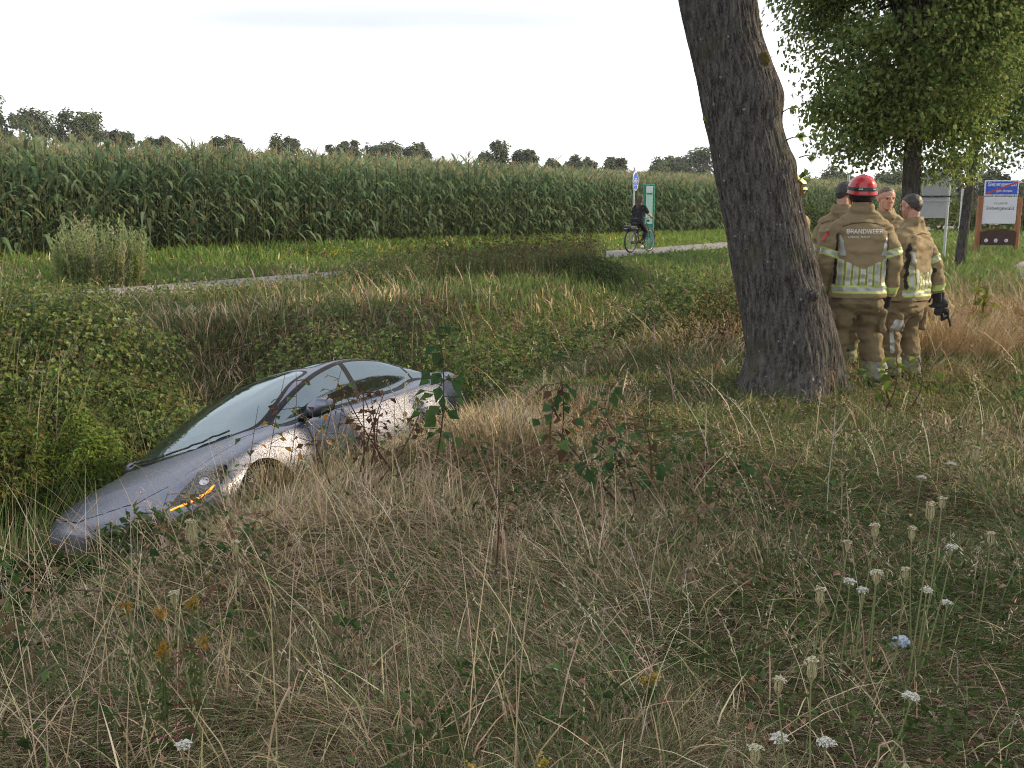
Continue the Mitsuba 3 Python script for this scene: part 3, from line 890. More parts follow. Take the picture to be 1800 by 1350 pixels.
    for s in (side_stripe or ()):
        tm = band(tm, lambda v: np.where((v[:, 0] * s > .0), np.maximum(np.abs(v[:, 2] - .45) - .165, np.abs(np.angle(np.exp(1j * (np.arctan2(v[:, 1] - np.interp(v[:, 2], [L[s][1][2], L[s][0][2], .76], [L[s][1][1], L[s][0][1], -.02]), v[:, 0] - np.interp(v[:, 2], [L[s][1][2], L[s][0][2], .76], [L[s][1][0], L[s][0][0], s * .098])) - (math.pi + .75))))) - .20), 1.0), 'side_stripe', 'band_silver', TK, M)
    d = mikit.ply(tm, 'trouser_tan', smooth=True); d['to_world'] = T(M); scene[TK] = d
    for s in (1, -1):
        an = L[s][1]
        bt = skin(union([hull_all([(*(an + V3(0, -.03, -.045)), .045), (*(an + V3(s * .02, .14, -.052)), .040), (*(an + V3(s * .01, .06, -.03)), .05)]), hull_chain([(*(an + V3(0, -.02, -.03)), .055), (*(an + V3(0, -.01, .16)), .062)])]), .02, 4)
        q = np.asarray(bt.vertices); q[:, 2] = np.maximum(q[:, 2], .004)
        obj('boot', bt, 'boot_black', t, smooth=True, M=M)
    return t, M


def gz(x, y):
    return float(ground_z(np.array(x), np.array(y)))


def put(px, depth, dz=0.0):
    x = (px - 900) / 1750 * depth
    return (x, depth, gz(x, depth) - .01 + dz)


# the group behind the leaning tree
firefighter('firefighter in tan gear and shiny red helmet seen from behind beside the tree trunk', put(1505, 8.7, -.01), -3, 11, hair=None, helmet='helmet_red', height=1.86, back_text=True, patch=-1,
            arms={1: (V3(.278, -.06, 1.08), V3(.285, .02, .83)), -1: (V3(-.278, -.04, 1.08), V3(-.26, .08, .85))},
            legs={1: (V3(.145, .07, .52), V3(.195, -.02, .09)), -1: (V3(-.12, .03, .52), V3(-.17, .02, .09))})
rt, MR = firefighter('bareheaded firefighter with dark grey hair seen from behind holding black gloves at his side', put(1595, 9.1), 40, 23, hair='grey', height=1.735, patch=-1, head_turn=-8, side_stripe=(-1,),
            arms={1: (V3(.275, -.12, 1.09), V3(.325, -.13, .87)), -1: (V3(-.262, .04, 1.09), V3(-.14, .25, .98))},
            legs={1: (V3(.12, .05, .52), V3(.14, -.02, .09)), -1: (V3(-.11, .10, .52), V3(-.10, .06, .09))})
firefighter('firefighter with short brown hair facing the camera between two colleagues and looking aside', put(1547, 10.3), 158, 37, hair='brown', height=1.80, head_turn=28, stripes=False)
firefighter('dark haired firefighter mostly hidden behind the one in the red helmet', put(1474, 9.9), -50, 41, hair='grey', height=1.86, patch=1, stripes=False, head_turn=-10)
firefighter('firefighter in a yellow helmet almost wholly hidden behind the leaning trunk', put(1383, 10.6), -80, 53, hair=None, helmet='helmet_yellow', height=1.92, stripes=False)
# what the right hand man holds
MR = MR @ mat((.065, -.24, .0))
gl = thing('glove_bundle', 'bundle of black gloves and straps in the right hand of the bareheaded firefighter', 'gloves')
gm = [hull_chain([(.33, .11, .83, .032), (.35, .12, .76, .045), (.35, .08, .68, .04)]), hull_all([(.33, .07, .74, .04), (.39, .15, .70, .035), (.31, .12, .64, .03)])]
gm += [hull_chain([(.38 + .02 * k, .06 + .03 * k, .68, .016), (.41 + .02 * k, .06 + .03 * k, .60 - .015 * k, .012)]) for k in range(4)]
obj('glove', wrinkle(skin(union(gm), .012, 3), .012, 22, 4), 'glove_black', gl, smooth=True, M=MR)
obj('strap', tube([(.36, .10, .70), (.42, .08, .62), (.46, .07, .56), (.47, .06, .50)], .010, 6), 'helmet_black', gl, smooth=True, M=MR)
obj('clip', tube([(.34, .08, .64), (.37, .08, .60), (.41, .08, .61), (.42, .08, .65)], .007, 6), 'band_silver', gl, smooth=True, M=MR)
# ------------------------------------------------------------------ blades, leaves, plants
def blades(B, h, az, lean, w, C, segs=2, droop=.25, rise=None):
    """Curved tapering blades: B (n, 3) feet, h heights, az the way they lean, lean as a share of h, w widths, C (n, 3) colours."""
    n = len(B)
    h, az, lean, w, droop = (np.broadcast_to(np.asarray(a, float), (n,)) for a in (h, az, lean, w, droop))
    d = np.stack([np.cos(az), np.sin(az), 0 * az], 1)
    tw = az + np.pi / 2 + rng_of(n % 9973 + 5).uniform(-1.0, 1.0, n)
    side = np.stack([np.cos(tw), np.sin(tw), 0 * az], 1)
    V = np.empty((n, 2 * segs + 1, 3))
    for k in range(segs + 1):
        t = k / segs
        c = B + d * (lean * h * t ** 1.5)[:, None] + np.array([0, 0, 1]) * (h * (t - droop * t * t))[:, None]
        if k == segs:
            V[:, 2 * segs] = c
        else:
            ww = (w * (1 - .55 * t) / 2)[:, None]
            V[:, 2 * k], V[:, 2 * k + 1] = c - side * ww, c + side * ww
    F = []
    for k in range(segs - 1):
        a = 2 * k
        F += [[a, a + 1, a + 3], [a, a + 3, a + 2]]
    F.append([2 * segs - 2, 2 * segs - 1, 2 * segs])
    F = np.array(F)
    m = 2 * segs + 1
    FF = (F[None] + m * np.arange(n)[:, None, None]).reshape(-1, 3)
    return V.reshape(-1, 3), FF, np.repeat(C, m, 0)


def leaves(P, A, N, L, W, C, fold=.25):
    """Folded pointed leaves: P feet, A the way they point, N their upper side, L lengths, W widths."""
    n = len(P)
    L, W = (np.broadcast_to(np.asarray(a, float), (n,))[:, None] for a in (L, W))
    A = A / (np.linalg.norm(A, axis=1, keepdims=True) + 1e-9)
    S = np.cross(A, N); S /= np.linalg.norm(S, axis=1, keepdims=True) + 1e-9
    U = np.cross(S, A)
    V = np.stack([P, P + A * L * .45 + S * W / 2 + U * W * fold, P + A * L - U * L * .12, P + A * L * .45 - S * W / 2 + U * W * fold], 1)
    F = np.array([[0, 1, 2], [0, 2, 3]])
    return V.reshape(-1, 3), (F[None] + 4 * np.arange(n)[:, None, None]).reshape(-1, 3), np.repeat(C, 4, 0)


def join(parts):
    vs, fs, cs, o = [], [], [], 0
    for v, f, c in parts:
        vs.append(v); fs.append(f + o); cs.append(c); o += len(v)
    return np.vstack(vs), np.vstack(fs), np.clip(np.vstack(cs), .004, .9)


def veg(name, parts, bsdf, parent=None, label=None, kind=None, smooth=False):
    v, f, c = join(parts)
    return obj(name, (v, f), bsdf, parent, smooth=smooth, color=c, label=label, kind=kind)


def unit(r, n, up=-1.0):
    a = r.normal(size=(n, 3)); a /= np.linalg.norm(a, axis=1, keepdims=True)
    if up > -1:
        a[:, 2] = np.where(a[:, 2] < up, -a[:, 2], a[:, 2])
    return a


def pick(r, n, cols, jit=.2):
    cols = np.asarray(cols, float)
    c = cols[r.integers(0, len(cols), n)]
    return c * (1 + r.normal(0, jit, (n, 1))) * (1 + r.normal(0, .06, (n, 3)))


def field(r, n, y0, y1, k=.62, power=1.0):
    """n points of the ground ahead between the depths y0 and y1, denser near by."""
    u = r.random(n)
    y = y0 * (y1 / y0) ** u if power == 0 else (y0 ** power + u * (y1 ** power - y0 ** power)) ** (1 / power)
    return r.uniform(-k, k, n) * y, y


def on_ground(x, y, dz=0.0):
    return np.stack([x, y, ground_z(x, y) + dz], 1)


STRAW = [(.52, .41, .25), (.43, .33, .20), (.34, .26, .16), (.58, .47, .31), (.38, .29, .17), (.32, .28, .14)]
THATCH = [(.52, .40, .27), (.40, .30, .205), (.60, .48, .34), (.47, .355, .25), (.25, .165, .105), (.14, .09, .06), (.28, .24, .13)]
GREEN = [(.115, .170, .062), (.092, .142, .052), (.15, .195, .078), (.105, .145, .07), (.20, .22, .105)]
FRESH = [(.15, .24, .06), (.125, .21, .052), (.18, .26, .075)]


def gauss(x, y, cx, cy, sx, sy, rot=0.0):
    a, b = math.cos(rot), math.sin(rot)
    dx, dy = x - cx, y - cy
    return np.exp(-.5 * (((a * dx + b * dy) / sx) ** 2 + ((-b * dx + a * dy) / sy) ** 2))


def dryness(x, y):
    s, t = st(x, y)
    u, v = path_uv(x, y)
    d = .46 + 1.25 * (nz(x, y, 1.1, 21) - .5) + .7 * (nz(x, y, 4.5, 22, 2) - .5)
    d += .5 * gauss(x, y, -.1, 6.9, .75, 1.0) + .35 * gauss(x, y, -1.4, 4.2, 1.4, 1.3) + .05 * gauss(x, y, .2, 9.2, 1.6, 1.2) + .55 * gauss(x, y, 5.2, 12.2, 1.6, 3.6, -.42)
    d -= .10 * sstep(.5, 1.6, x) * sstep(7.5, 5.5, y)                                                     # greener verge at the right
    d -= .28 * sstep(-7.0, -8.2, t) * sstep(14, 10, s) + .15 * sstep(-5.5, -7, t) * sstep(12, 15, s)
    d -= .25 * sstep(1.5, 3.5, v) + .25 * sstep(13, 20, y) * sstep(-2, 6, x)
    d += .12 * np.exp(-((v + 5) / 3) ** 2)
    return d


def tallness(x, y):
    s, t = st(x, y)
    h = .46 + .8 * (nz(x, y, .9, 31) - .5) + .75 * (nz(x, y, .26, 32, 2) - .5)
    h += .30 * gauss(x, y, .1, 6.6, .6, .7) - .12 * gauss(x, y, .6, 9.4, 1.6, 1.6) + .5 * gauss(x, y, 5.2, 12.4, 1.6, 3.6, -.42)
    h -= .22 * np.exp(-((t + 3.6) / .7) ** 2) * sstep(10, 8, s) * sstep(5.2, 6.4, s)                                       # fringe along the edge of the ditch
    h -= .38 * gauss(x, y, 3.4, 8.5, .9, .8) + .35 * gauss(x, y, 2.2, 7.2, 1.3, .8) + .25 * sstep(1.0, 2.0, x) * sstep(6.5, 5, y)
    h += .30 * sstep(9.5, 12, y)
    u, v = path_uv(x, y)
    h += .42 * np.exp(-((v + 2.1) / .8) ** 2) * sstep(.2, 1.4, u) * sstep(11.6, 10.6, u - 1.67 * v)
    h *= 1 - .78 * np.exp(-((v + 2.0) / 1.5) ** 2) * sstep(1.2, -.2, u)
    w = u - 1.67 * v
    mown = sstep(11.6, 12.4, w) * sstep(-9, -7, v) * (v < 2)
    h = h * (1 - mown) + mown * np.minimum(h, .16 + .22 * np.clip(-v - 1, 0, 9))
    return np.clip(h, .12, 2)


def clear_of(x, y):
    """False on the path, the road, under the car and in the maize."""
    u, v = path_uv(x, y)
    s, t = st(x, y)
    rd = LineString(RE)
    ok = (np.abs(v) > 1.0 + .25 * (nz(x, y, .5, 3, 2) - .5)) & (v < 7.0)
    m = t > .2
    ok2 = np.ones(len(x), bool)
    if m.any():
        pts = shapely.points(np.stack([x[m], y[m]], 1))
        side = Polygon(np.vstack([RE, RE[::-1] + np.array([6.2, -3.0])])).buffer(.05)
        ok2[m] = ~shapely.contains(side, pts)
    q = np.stack([x, y, 0 * x], 1)
    c = (q - np.array(CAR_POSE[3:])) @ CAR[:3, :3]
    return ok & ok2 & ~((np.abs(c[:, 0]) < 2.2) & (np.abs(c[:, 1]) < .84)) & (np.hypot(x - 2.3, y - 8.45) > .42)


def grass():
    r = rng_of(101)
    sets = {'straw': [], 'green': []}

    def add(n, y0, y1, hs, ws, power, segs, kind, lean=(.2, .9), thr=0, k=.62):
        x, y = field(r, n, y0, y1, k, power)
        ok = clear_of(x, y)
        x, y = x[ok], y[ok]
        d, tl = dryness(x, y), tallness(x, y)
        u = r.random(len(x))
        if kind == 'thatch':
            keep = u < .30 + .7 * d
        elif kind == 'straw':
            keep = u < np.clip(d * 1.35 - .18, .06, 1) * np.clip(tl * 1.3, .3, 1)
        else:
            keep = u < np.clip(1.32 - 1.2 * d, .14, 1)
        x, y, d, tl = x[keep], y[keep], d[keep], tl[keep]
        n = len(x)
        B = on_ground(x, y, -.015)
        az = 2.6 + 16 * (nz(x, y, 1.1, 41, 2) - .5) + r.normal(0, .75, n)
        if kind == 'thatch':
            h = r.uniform(*hs, n) * (.6 + .5 * np.clip(tl, 0, 1)); ln = r.uniform(1.0, 3.2, n)
            cl = pick(r, n, THATCH, .22)
            cl = cl * (1 + .25 * (nz(x, y, .7, 9)[:, None] - .5))
        elif kind == 'straw':
            h = r.uniform(*hs, n) * tl; ln = r.uniform(*lean, n); cl = pick(r, n, STRAW, .16)
        else:
            h = r.uniform(*hs, n) * (.45 + .6 * tl); ln = r.uniform(*lean, n)
            cl = pick(r, n, GREEN, .2)
            f = np.clip(sstep(14, 24, y) * .7 + .6 * (nz(x, y, 2.0, 77) - .5), 0, 1)[:, None]
            u_, v_ = path_uv(x, y)
            f = np.clip(f + .6 * sstep(.8, 2.0, v_)[:, None], 0, 1)
            cl = cl * (1 - f) + pick(r, n, FRESH, .15) * f
            olive = np.clip(.9 * d - .15, 0, 1)[:, None]
            cl = cl * (1 - .6 * olive) + np.array([.20, .18, .085]) * .6 * olive
        w = np.clip(ws * y, .0017, .05) * np.exp(r.normal(0, .42, n))
        sets['green' if kind == 'green' else 'straw'].append((blades(B, h, az, ln, w, cl, segs, r.uniform(.15, .6, n)), kind))
    add(125000, 2.3, 7.0, (.03, .12), .00072, .5, 3, 'thatch')
    add(70000, 7.0, 14, (.04, .14), .0010, .8, 2, 'thatch')
    add(60000, 14, 40, (.05, .2), .0011, .7, 2, 'thatch')
    add(62000, 2.3, 7.0, (.08, .36), .00066, .5, 3, 'straw', (.15, 1.1))
    add(85000, 7.0, 14, (.12, .55), .0009, .8, 3, 'straw', (.15, .9))
    add(70000, 14, 40, (.15, .55), .0011, .7, 2, 'straw', (.1, .7))
    add(90000, 2.3, 7.0, (.06, .24), .00092, .5, 3, 'green', (.2, 1.3))
    add(95000, 7.0, 14, (.10, .40), .0012, .8, 2, 'green', (.2, .9))
    add(130000, 14, 55, (.15, .50), .0014, .7, 2, 'green', (.1, .7))
    x, y = field(r, 5000, 2.4, 6.5, .6, .5)
    k = clear_of(x, y) & (r.random(len(x)) < .75)
    x, y = x[k], y[k]; n = len(x)
    cl = np.where((r.random(n) < dryness(x, y))[:, None], pick(r, n, STRAW, .15), pick(r, n, GREEN, .15))
    sets['straw'].append((blades(on_ground(x, y, -.01), r.uniform(.08, .26, n), r.uniform(0, 6.28, n), r.uniform(.4, 1.6, n), r.uniform(.004, .0075, n), cl, 3, r.uniform(.2, .6, n)), 'broad'))
    x, y = r.uniform(-2.6, .1, 380), r.uniform(2.5, 5.2, 380)
    n = len(x)
    sets['straw'].append((blades(on_ground(x, y, -.01), r.uniform(.35, .75, n), r.normal(2.5, .9, n), r.uniform(.3, 1.1, n), r.uniform(.0028, .0048, n), pick(r, n, STRAW, .12), 4, r.uniform(.1, .35, n)), 'long'))
    veg('dry_grass', [p for p, k in sets['straw']], 'straw', label='matted dry straw grass over the verge and meadow', kind='stuff')
    veg('green_grass', [p for p, k in sets['green']], 'leaf', label='green grass blades growing through the dry grass', kind='stuff')
    # long flowering stalks standing above the rest
    n = 5200
    x, y = field(r, n, 2.5, 20, .6, .4)
    ok = clear_of(x, y) & (r.random(n) < .12 + np.clip(tallness(x, y) - .35, 0, 1))
    x, y = x[ok], y[ok]; n = len(x)
    B = on_ground(x, y)
    h = r.uniform(.35, .80, n) * np.clip(.4 + tallness(x, y) * .6, .4, 1.15)
    az = 2.9 + r.normal(0, 1.1, n); ln = r.uniform(.15, .95, n)
    w = np.clip(.0012 * y, .0036, .012)
    cl = pick(r, n, [(.48, .39, .27), (.40, .31, .21), (.54, .46, .34), (.36, .25, .18)], .12)
    st_ = blades(B, h, az, ln, w, cl, 4, .2)
    tip = st_[0].reshape(n, -1, 3)[:, -1]
    heads = []
    for k in range(11):
        q = tip - np.stack([np.cos(az) * .012 * k, np.sin(az) * .012 * k, 0 * az + .013 * k], 1) + r.normal(0, .006, (n, 3))
        a2 = az + r.normal(0, .9, n)
        A = np.stack([np.cos(a2), np.sin(a2), r.uniform(.2, 1.0, n)], 1)
        heads.append(leaves(q, A, unit(r, n), r.uniform(.014, .030, n), w * .9 + .001, cl * r.uniform(.75, 1.15, (n, 1))))
    veg('grass_stalks', [st_] + heads, 'straw', label='long dry flowering grass stalks above the sward', kind='stuff')
    # fallen leaves
    n = 1500
    x, y = field(r, n, 2.5, 9.5, .6, .5)
    keep = r.random(n) < .16 + .34 * sstep(-.2, 1.0, x) * sstep(6, 4.5, y) + .5 * gauss(x, y, 2.0, 7.0, 1.4, 1.2) + .4 * gauss(x, y, 1.2, 3.4, 1.0, .7)
    x, y = x[keep], y[keep]; n = len(x)
    a = unit(r, n); a[:, 2] *= .35
    nn = unit(r, n, 0); nn[:, 2] += .8
    lv = leaves(on_ground(x, y, r.uniform(.02, .10, n)), a, nn, r.uniform(.02, .045, n), r.uniform(.012, .028, n), pick(r, n, [(.24, .13, .08), (.32, .20, .12), (.16, .095, .06), (.36, .25, .17), (.11, .065, .045)], .15), .5)
    veg('fallen_leaves', [lv], 'straw', label='curled brown and rust coloured leaves fallen in the grass', kind='stuff')
    # clover and small broad leaves low in the sward
    n = 16000
    x, y = field(r, n, 2.4, 12, .6, .5)
    ok = clear_of(x, y) & (nz(x, y, .6, 51) + .25 * sstep(.3, 1.5, x) > .56)
    x, y = x[ok], y[ok]; n = len(x)
    a = unit(r, n); a[:, 2] = np.abs(a[:, 2]) * .5
    nn = unit(r, n, 0); nn[:, 2] += 1.0
    lv = leaves(on_ground(x, y, r.uniform(.03, .13, n)), a, nn, r.uniform(.02, .055, n), r.uniform(.010, .026, n), pick(r, n, [(.07, .115, .035), (.10, .15, .05), (.055, .09, .03), (.12, .15, .07)], .18))
    veg('ground_herbs', [lv], 'leaf', label='small broad green herb leaves low in the grass', kind='stuff')


grass()


def mound_leaves(r, c, rad, n, L, cols, shell=(.72, 1.06), lump=.28, W=.72, up=.5):
    """Leaves over a lumpy mound: c centre on the ground, rad (rx, ry, rz)."""
    d = unit(r, n, -.15)
    rr = r.uniform(*shell, n) ** .7
    f = 1 + lump * 2 * (meshkit.fbm(d * 2.3 + np.array(c) * 1.7, 3, 17) - .5)
    P = np.array(c) + d * np.array(rad) * (rr * f)[:, None]
    N = d * .8 + unit(r, n) * .75; N[:, 2] += up
    A = unit(r, n) + d * .5; A[:, 2] -= .35
    A -= N * ((A * N).sum(1) / (N * N).sum(1))[:, None] * .8
    lum = r.uniform(.7, 1.3, n)[:, None]
    return leaves(P, A, N, r.uniform(.65, 1.3, n) * L, r.uniform(.65, 1.3, n) * L * W, pick(r, n, cols, .12) * lum)


BRAM = [(.10, .155, .052), (.13, .19, .064), (.08, .125, .048), (.16, .21, .075), (.12, .155, .085)]


def ground_pt(x, y, dz=0):
    return np.array([x, y, gz(x, y) + dz])


def canes(r, c, rad, n, w=.006, col=(.10, .055, .04)):
    out = []
    for k in range(n):
        d = unit(r, 1, 0)[0]
        p1 = np.array(c) + d * np.array(rad) * r.uniform(.8, 1.25)
        p0 = np.array(c) + np.array([d[0] * rad[0] * .3, d[1] * rad[1] * .3, 0])
        mid = (p0 + p1) / 2 + [0, 0, rad[2] * .5]
        t = np.linspace(0, 1, 6)[:, None]
        m = tube((1 - t) ** 2 * p0 + 2 * t * (1 - t) * mid + t * t * p1, np.linspace(w, w * .4, 6), 4, False)
        out.append((np.asarray(m.vertices), np.asarray(m.faces), np.tile(np.array(col) * r.uniform(.7, 1.8), (len(m.vertices), 1))))
    return out


def thicket():
    r = rng_of(202)
    lv, cn = [], []
    for (x, y, rx, ry, h, n) in [(-6.8, 11.0, 1.5, 1.1, .70, 6000), (-5.3, 11.0, 1.3, 1.0, .66, 6000), (-4.2, 10.5, 1.0, .9, .72, 5500), (-3.2, 10.9, 1.0, .9, .75, 5000), (-6.4, 9.6, 1.1, 1.0, .62, 4500), (-5.0, 9.6, .9, .8, .70, 3500), (-5.6, 8.7, .8, .7, .8, 2500),
                                 (-2.2, 11.7, .9, .8, .95, 4200), (-1.3, 12.2, .9, .7, .95, 4200), (-.4, 12.5, .9, .7, .85, 3800), (.5, 12.7, .8, .7, .8, 3000), (1.3, 12.6, .8, .6, .75, 2600), (2.1, 12.9, .8, .6, .8, 2400), (2.9, 13.2, .7, .6, .7, 1600),
                                 (-.3, 11.0, .8, .6, .55, 2000), (.9, 11.2, .7, .5, .45, 1300), (-8.2, 11.8, 1.4, 1.0, .75, 2500)]:
        c = ground_pt(x, y, -.05)
        h = h + .15 * (x < -2.6)
        if x > -2.6:
            h = max(h * .8, .72 + r.uniform(-.12, .12) - c[2] - .66 - .10 * (y - 11.5) - .12 * max(x, 0))
        lv.append(mound_leaves(r, c, (rx, ry, h), n * 2 // 3, .066, BRAM, lump=.75, shell=(.45, 1.12), up=.15))
        lv.append(mound_leaves(r, c, (rx, ry, h), n * 2 // 3, .036, BRAM + [(.16, .17, .07)], lump=.9, shell=(.5, 1.25), up=.1, W=.5))
        lv.append(mound_leaves(r, c, (rx * 1.03, ry * 1.03, h * 1.05), n // 5, .066, [(.18, .25, .07), (.21, .24, .09), (.17, .15, .06), (.22, .25, .14)], (.9, 1.08)))
        cn += canes(r, c, (rx, ry, h * 1.05), 14, .006, (.16, .11, .08))
    # low brambles on the near bank at the left
    for (x, y, rx, ry, h, n) in [(-2.85, 5.45, .55, .35, .80, 2800), (-2.45, 5.55, .3, .25, .42, 900), (-2.55, 5.0, .55, .5, .42, 2600), (-2.2, 4.4, .4, .35, .34, 1500), (-3.1, 5.6, .6, .5, .5, 2200), (-2.0, 5.3, .45, .3, .33, 1300)]:
        c = ground_pt(x, y, -.03)
        lv.append(mound_leaves(r, c, (rx, ry, h), n, .05, [(.05, .085, .025), (.075, .115, .035), (.04, .07, .022), (.10, .13, .04)]))
        cn += canes(r, c, (rx, ry, h), 12, .004)
    k = veg('bramble_thicket', lv, 'leaf', label='dark bramble thicket filling the ditch behind the car', kind='stuff')
    veg('cane', cn, 'straw', k, kind='stuff')


thicket()


def scatter_brambles():
    """Trailing bramble shoots and broad weeds scattered through the grass."""
    r = rng_of(212)
    lv, cn = [], []
    n = 430
    x, y = field(r, n, 2.8, 11, .56, .6)
    s, t = st(x, y)
    ok = clear_of(x, y) & (nz(x, y, 1.3, 61) + .16 * np.exp(-((t + 3.4) / .8) ** 2) + .12 * gauss(x, y, .7, 5.6, .8, .7) > .55)
    for px, py in zip(x[ok], y[ok]):
        a = r.uniform(0, 6.28); L = r.uniform(.25, .75)
        p0 = ground_pt(px, py); p1 = p0 + [L * math.cos(a), L * math.sin(a), 0]; p1[2] = gz(p1[0], p1[1]) + .06
        k = np.linspace(0, 1, 7)[:, None]
        P = p0 + (p1 - p0) * k + np.array([0, 0, 1.0]) * (r.uniform(.12, .34) * np.sin(k * math.pi) ** .8)
        m = tube(P, .0026, 4, False)
        cn.append((np.asarray(m.vertices), np.asarray(m.faces), np.tile(np.array([.17, .13, .095]) * r.uniform(.6, 1.5), (len(m.vertices), 1))))
        q = r.integers(8, 24)
        f = r.random(q)
        c = np.stack([np.interp(f, k[:, 0], P[:, j]) for j in range(3)], 1) + r.normal(0, .022, (q, 3))
        N = unit(r, q, 0); N[:, 2] += .6
        A = unit(r, q); A[:, 2] -= .2
        lv.append(leaves(c, A, N, r.uniform(.028, .06, q), r.uniform(.02, .042, q), pick(r, q, [(.07, .12, .045), (.09, .15, .05), (.055, .10, .04), (.12, .17, .06)] if r.random() < .8 else [(.22, .155, .09), (.16, .11, .07), (.28, .20, .12)], .15)))
    k = veg('trailing_brambles', lv, 'leaf', label='trailing bramble shoots with green leaves in the verge grass', kind='stuff')
    veg('shoot', cn, 'straw', k, kind='stuff')


scatter_brambles()


def bush(name, label, cat_, c, rad, n, L, cols, seed, group=None, cane=12, W=.5, **k):
    r = rng_of(seed)
    t = thing(name, label, cat_, group)
    veg('foliage', [mound_leaves(r, c, rad, n, L, cols, W=W, **k)], 'leaf', t)
    veg('stem', canes(r, c, rad, cane, .006), 'straw', t)
    return t


bush('leafy_shrub', 'lime green leafy shrub standing at the far side of the bonnet', 'shrub', ground_pt(-4.0, 9.05, .35), (.42, .38, .88), 3800, .055, [(.19, .27, .06), (.15, .225, .05), (.23, .29, .08), (.12, .18, .045)], 31, W=.4, lump=.5)
bush('leafy_shrub', 'yellowing shrub among brambles at the left edge of the frame', 'shrub', ground_pt(-4.55, 8.5, .35), (.5, .5, 1.0), 3400, .06, [(.11, .15, .045), (.08, .12, .035), (.09, .13, .04), (.12, .16, .05), (.17, .16, .05)], 32, W=.5, lump=.5)
bush('leafy_shrub', 'small bright green shrub peeping over the car roof', 'shrub', ground_pt(-2.75, 10.1, .45), (.35, .3, .75), 1700, .05, [(.10, .15, .035), (.13, .18, .05)], 33, W=.4)
bush('dark_shrub', 'dark rounded shrub beside the cycle path near the cyclist', 'shrub', ground_pt(1.45, 21.5, 0), (1.0, .8, .48), 2600, .075, [(.075, .105, .045), (.095, .125, .055), (.06, .085, .036)], 34)
bush('reddish_shrub', 'brown leaved shrub in the dry grass left of the leaning tree', 'shrub', ground_pt(2.55, 11.0, 0), (.75, .6, .75), 2200, .045, [(.12, .075, .045), (.07, .075, .03), (.17, .11, .06), (.05, .07, .025)], 35)


def tuft(name, label, x, y, n, h, spread, cols, seed, w=.008, lean=(.1, .6), bs='leaf', cat_='grass tuft', segs=4):
    r = rng_of(seed)
    t = thing(name, label, cat_)
    a, q = r.uniform(0, 6.283, n), np.sqrt(r.random(n)) * spread
    px, py = x + q * np.cos(a), y + q * np.sin(a)
    veg('blades', [blades(on_ground(px, py, -.02), r.uniform(.55, 1, n) * h, a + r.normal(0, .5, n), r.uniform(*lean, n), w, pick(r, n, cols, .15), segs, r.uniform(.05, .45, n))], bs, t)
    return t


tuft('grass_clump', 'clump of broad green grass blades by the car bonnet at the left', -4.4, 8.0, 420, 1.25, .40, [(.15, .22, .06), (.19, .25, .08), (.32, .27, .14)], 61, .014, (.1, .8))
tuft('grass_clump', 'tall mixed green and straw grass at the left frame edge below the shrub', -3.75, 7.1, 520, 1.35, .45, [(.16, .22, .07), (.34, .29, .16), (.13, .19, .055), (.40, .31, .18)], 62, .012, (.1, .9))
tuft('grass_clump', 'spiky green grass clump in front of the bramble thicket', -4.35, 9.7, 160, 1.15, .22, [(.09, .15, .06), (.12, .18, .08)], 63, .014, (.1, .6))
tuft('grass_clump', 'bright yellow green grass clump before the dark brambles left of the windscreen', -3.55, 8.35, 420, 1.15, .35, [(.22, .30, .08), (.18, .26, .07), (.36, .33, .16)], 67, .012, (.1, .7))
tuft('grass_clump', 'long arching grass at the lower left beside the car nose', -2.95, 6.35, 380, 1.05, .35, [(.19, .26, .08), (.15, .22, .07), (.42, .35, .20)], 68, .010, (.2, 1.0))
tuft('grass_clump', 'loose fresh green grass clump at the left edge above the bramble bank', -4.1, 7.5, 420, 1.5, .5, [(.20, .28, .08), (.16, .24, .07), (.38, .34, .18)], 69, .011, (.1, .8))
tuft('grass_clump', 'upright light green grass clump against the far side of the windscreen', -3.7, 8.9, 300, 1.5, .4, [(.20, .29, .08), (.24, .30, .10)], 70, .011, (.1, .6))
tuft('straw_tussock', 'straw tussock in front of the front wheel of the car', -1.62, 6.42, 900, .62, .42, STRAW + GREEN[:2], 640, .0045, (.1, .8), 'straw')
bush('bramble_bush', 'small green bramble bush under the headlight and front wheel', 'bramble', ground_pt(-1.95, 6.15, -.03), (.42, .28, .33), 1300, .045, [(.09, .14, .045), (.12, .18, .06), (.07, .11, .04), (.16, .19, .07)], 641, W=.65)
tuft('straw_tussock', 'thick tawny straw tussock beside the rear of the car', -.05, 6.55, 1100, .36, .42, STRAW + THATCH + GREEN[:2], 64, .005, (.1, .75), 'straw')
tuft('straw_tussock', 'smaller straw tussock to the right of the tawny one', .55, 7.7, 600, .30, .42, STRAW + THATCH + GREEN[:2], 65, .005, (.1, .9), 'straw')
tuft('straw_tussock', 'sunlit golden straw tussock right of the firefighters', 4.55, 10.6, 2600, .62, .75, [(.48, .36, .20), (.42, .31, .17), (.52, .42, .27)], 66, .006, (.1, .6), 'straw')


for i, (x, y, n, h, lab) in enumerate([(-4.9, 8.9, 230, 2.05, 'green and straw grass spikes among the brambles at the left edge'), (-3.0, 9.75, 200, 1.9, 'grass spikes rising behind the windscreen of the car'), (-5.9, 10.3, 220, 1.75, 'thin pale grass spikes over the brambles at the far left')]):
    tuft('grass_spikes', lab, x, y, n, h, .65, [(.16, .22, .07), (.30, .27, .15), (.13, .18, .06), (.38, .31, .19)], 611 + i, .010, (.05, .5))


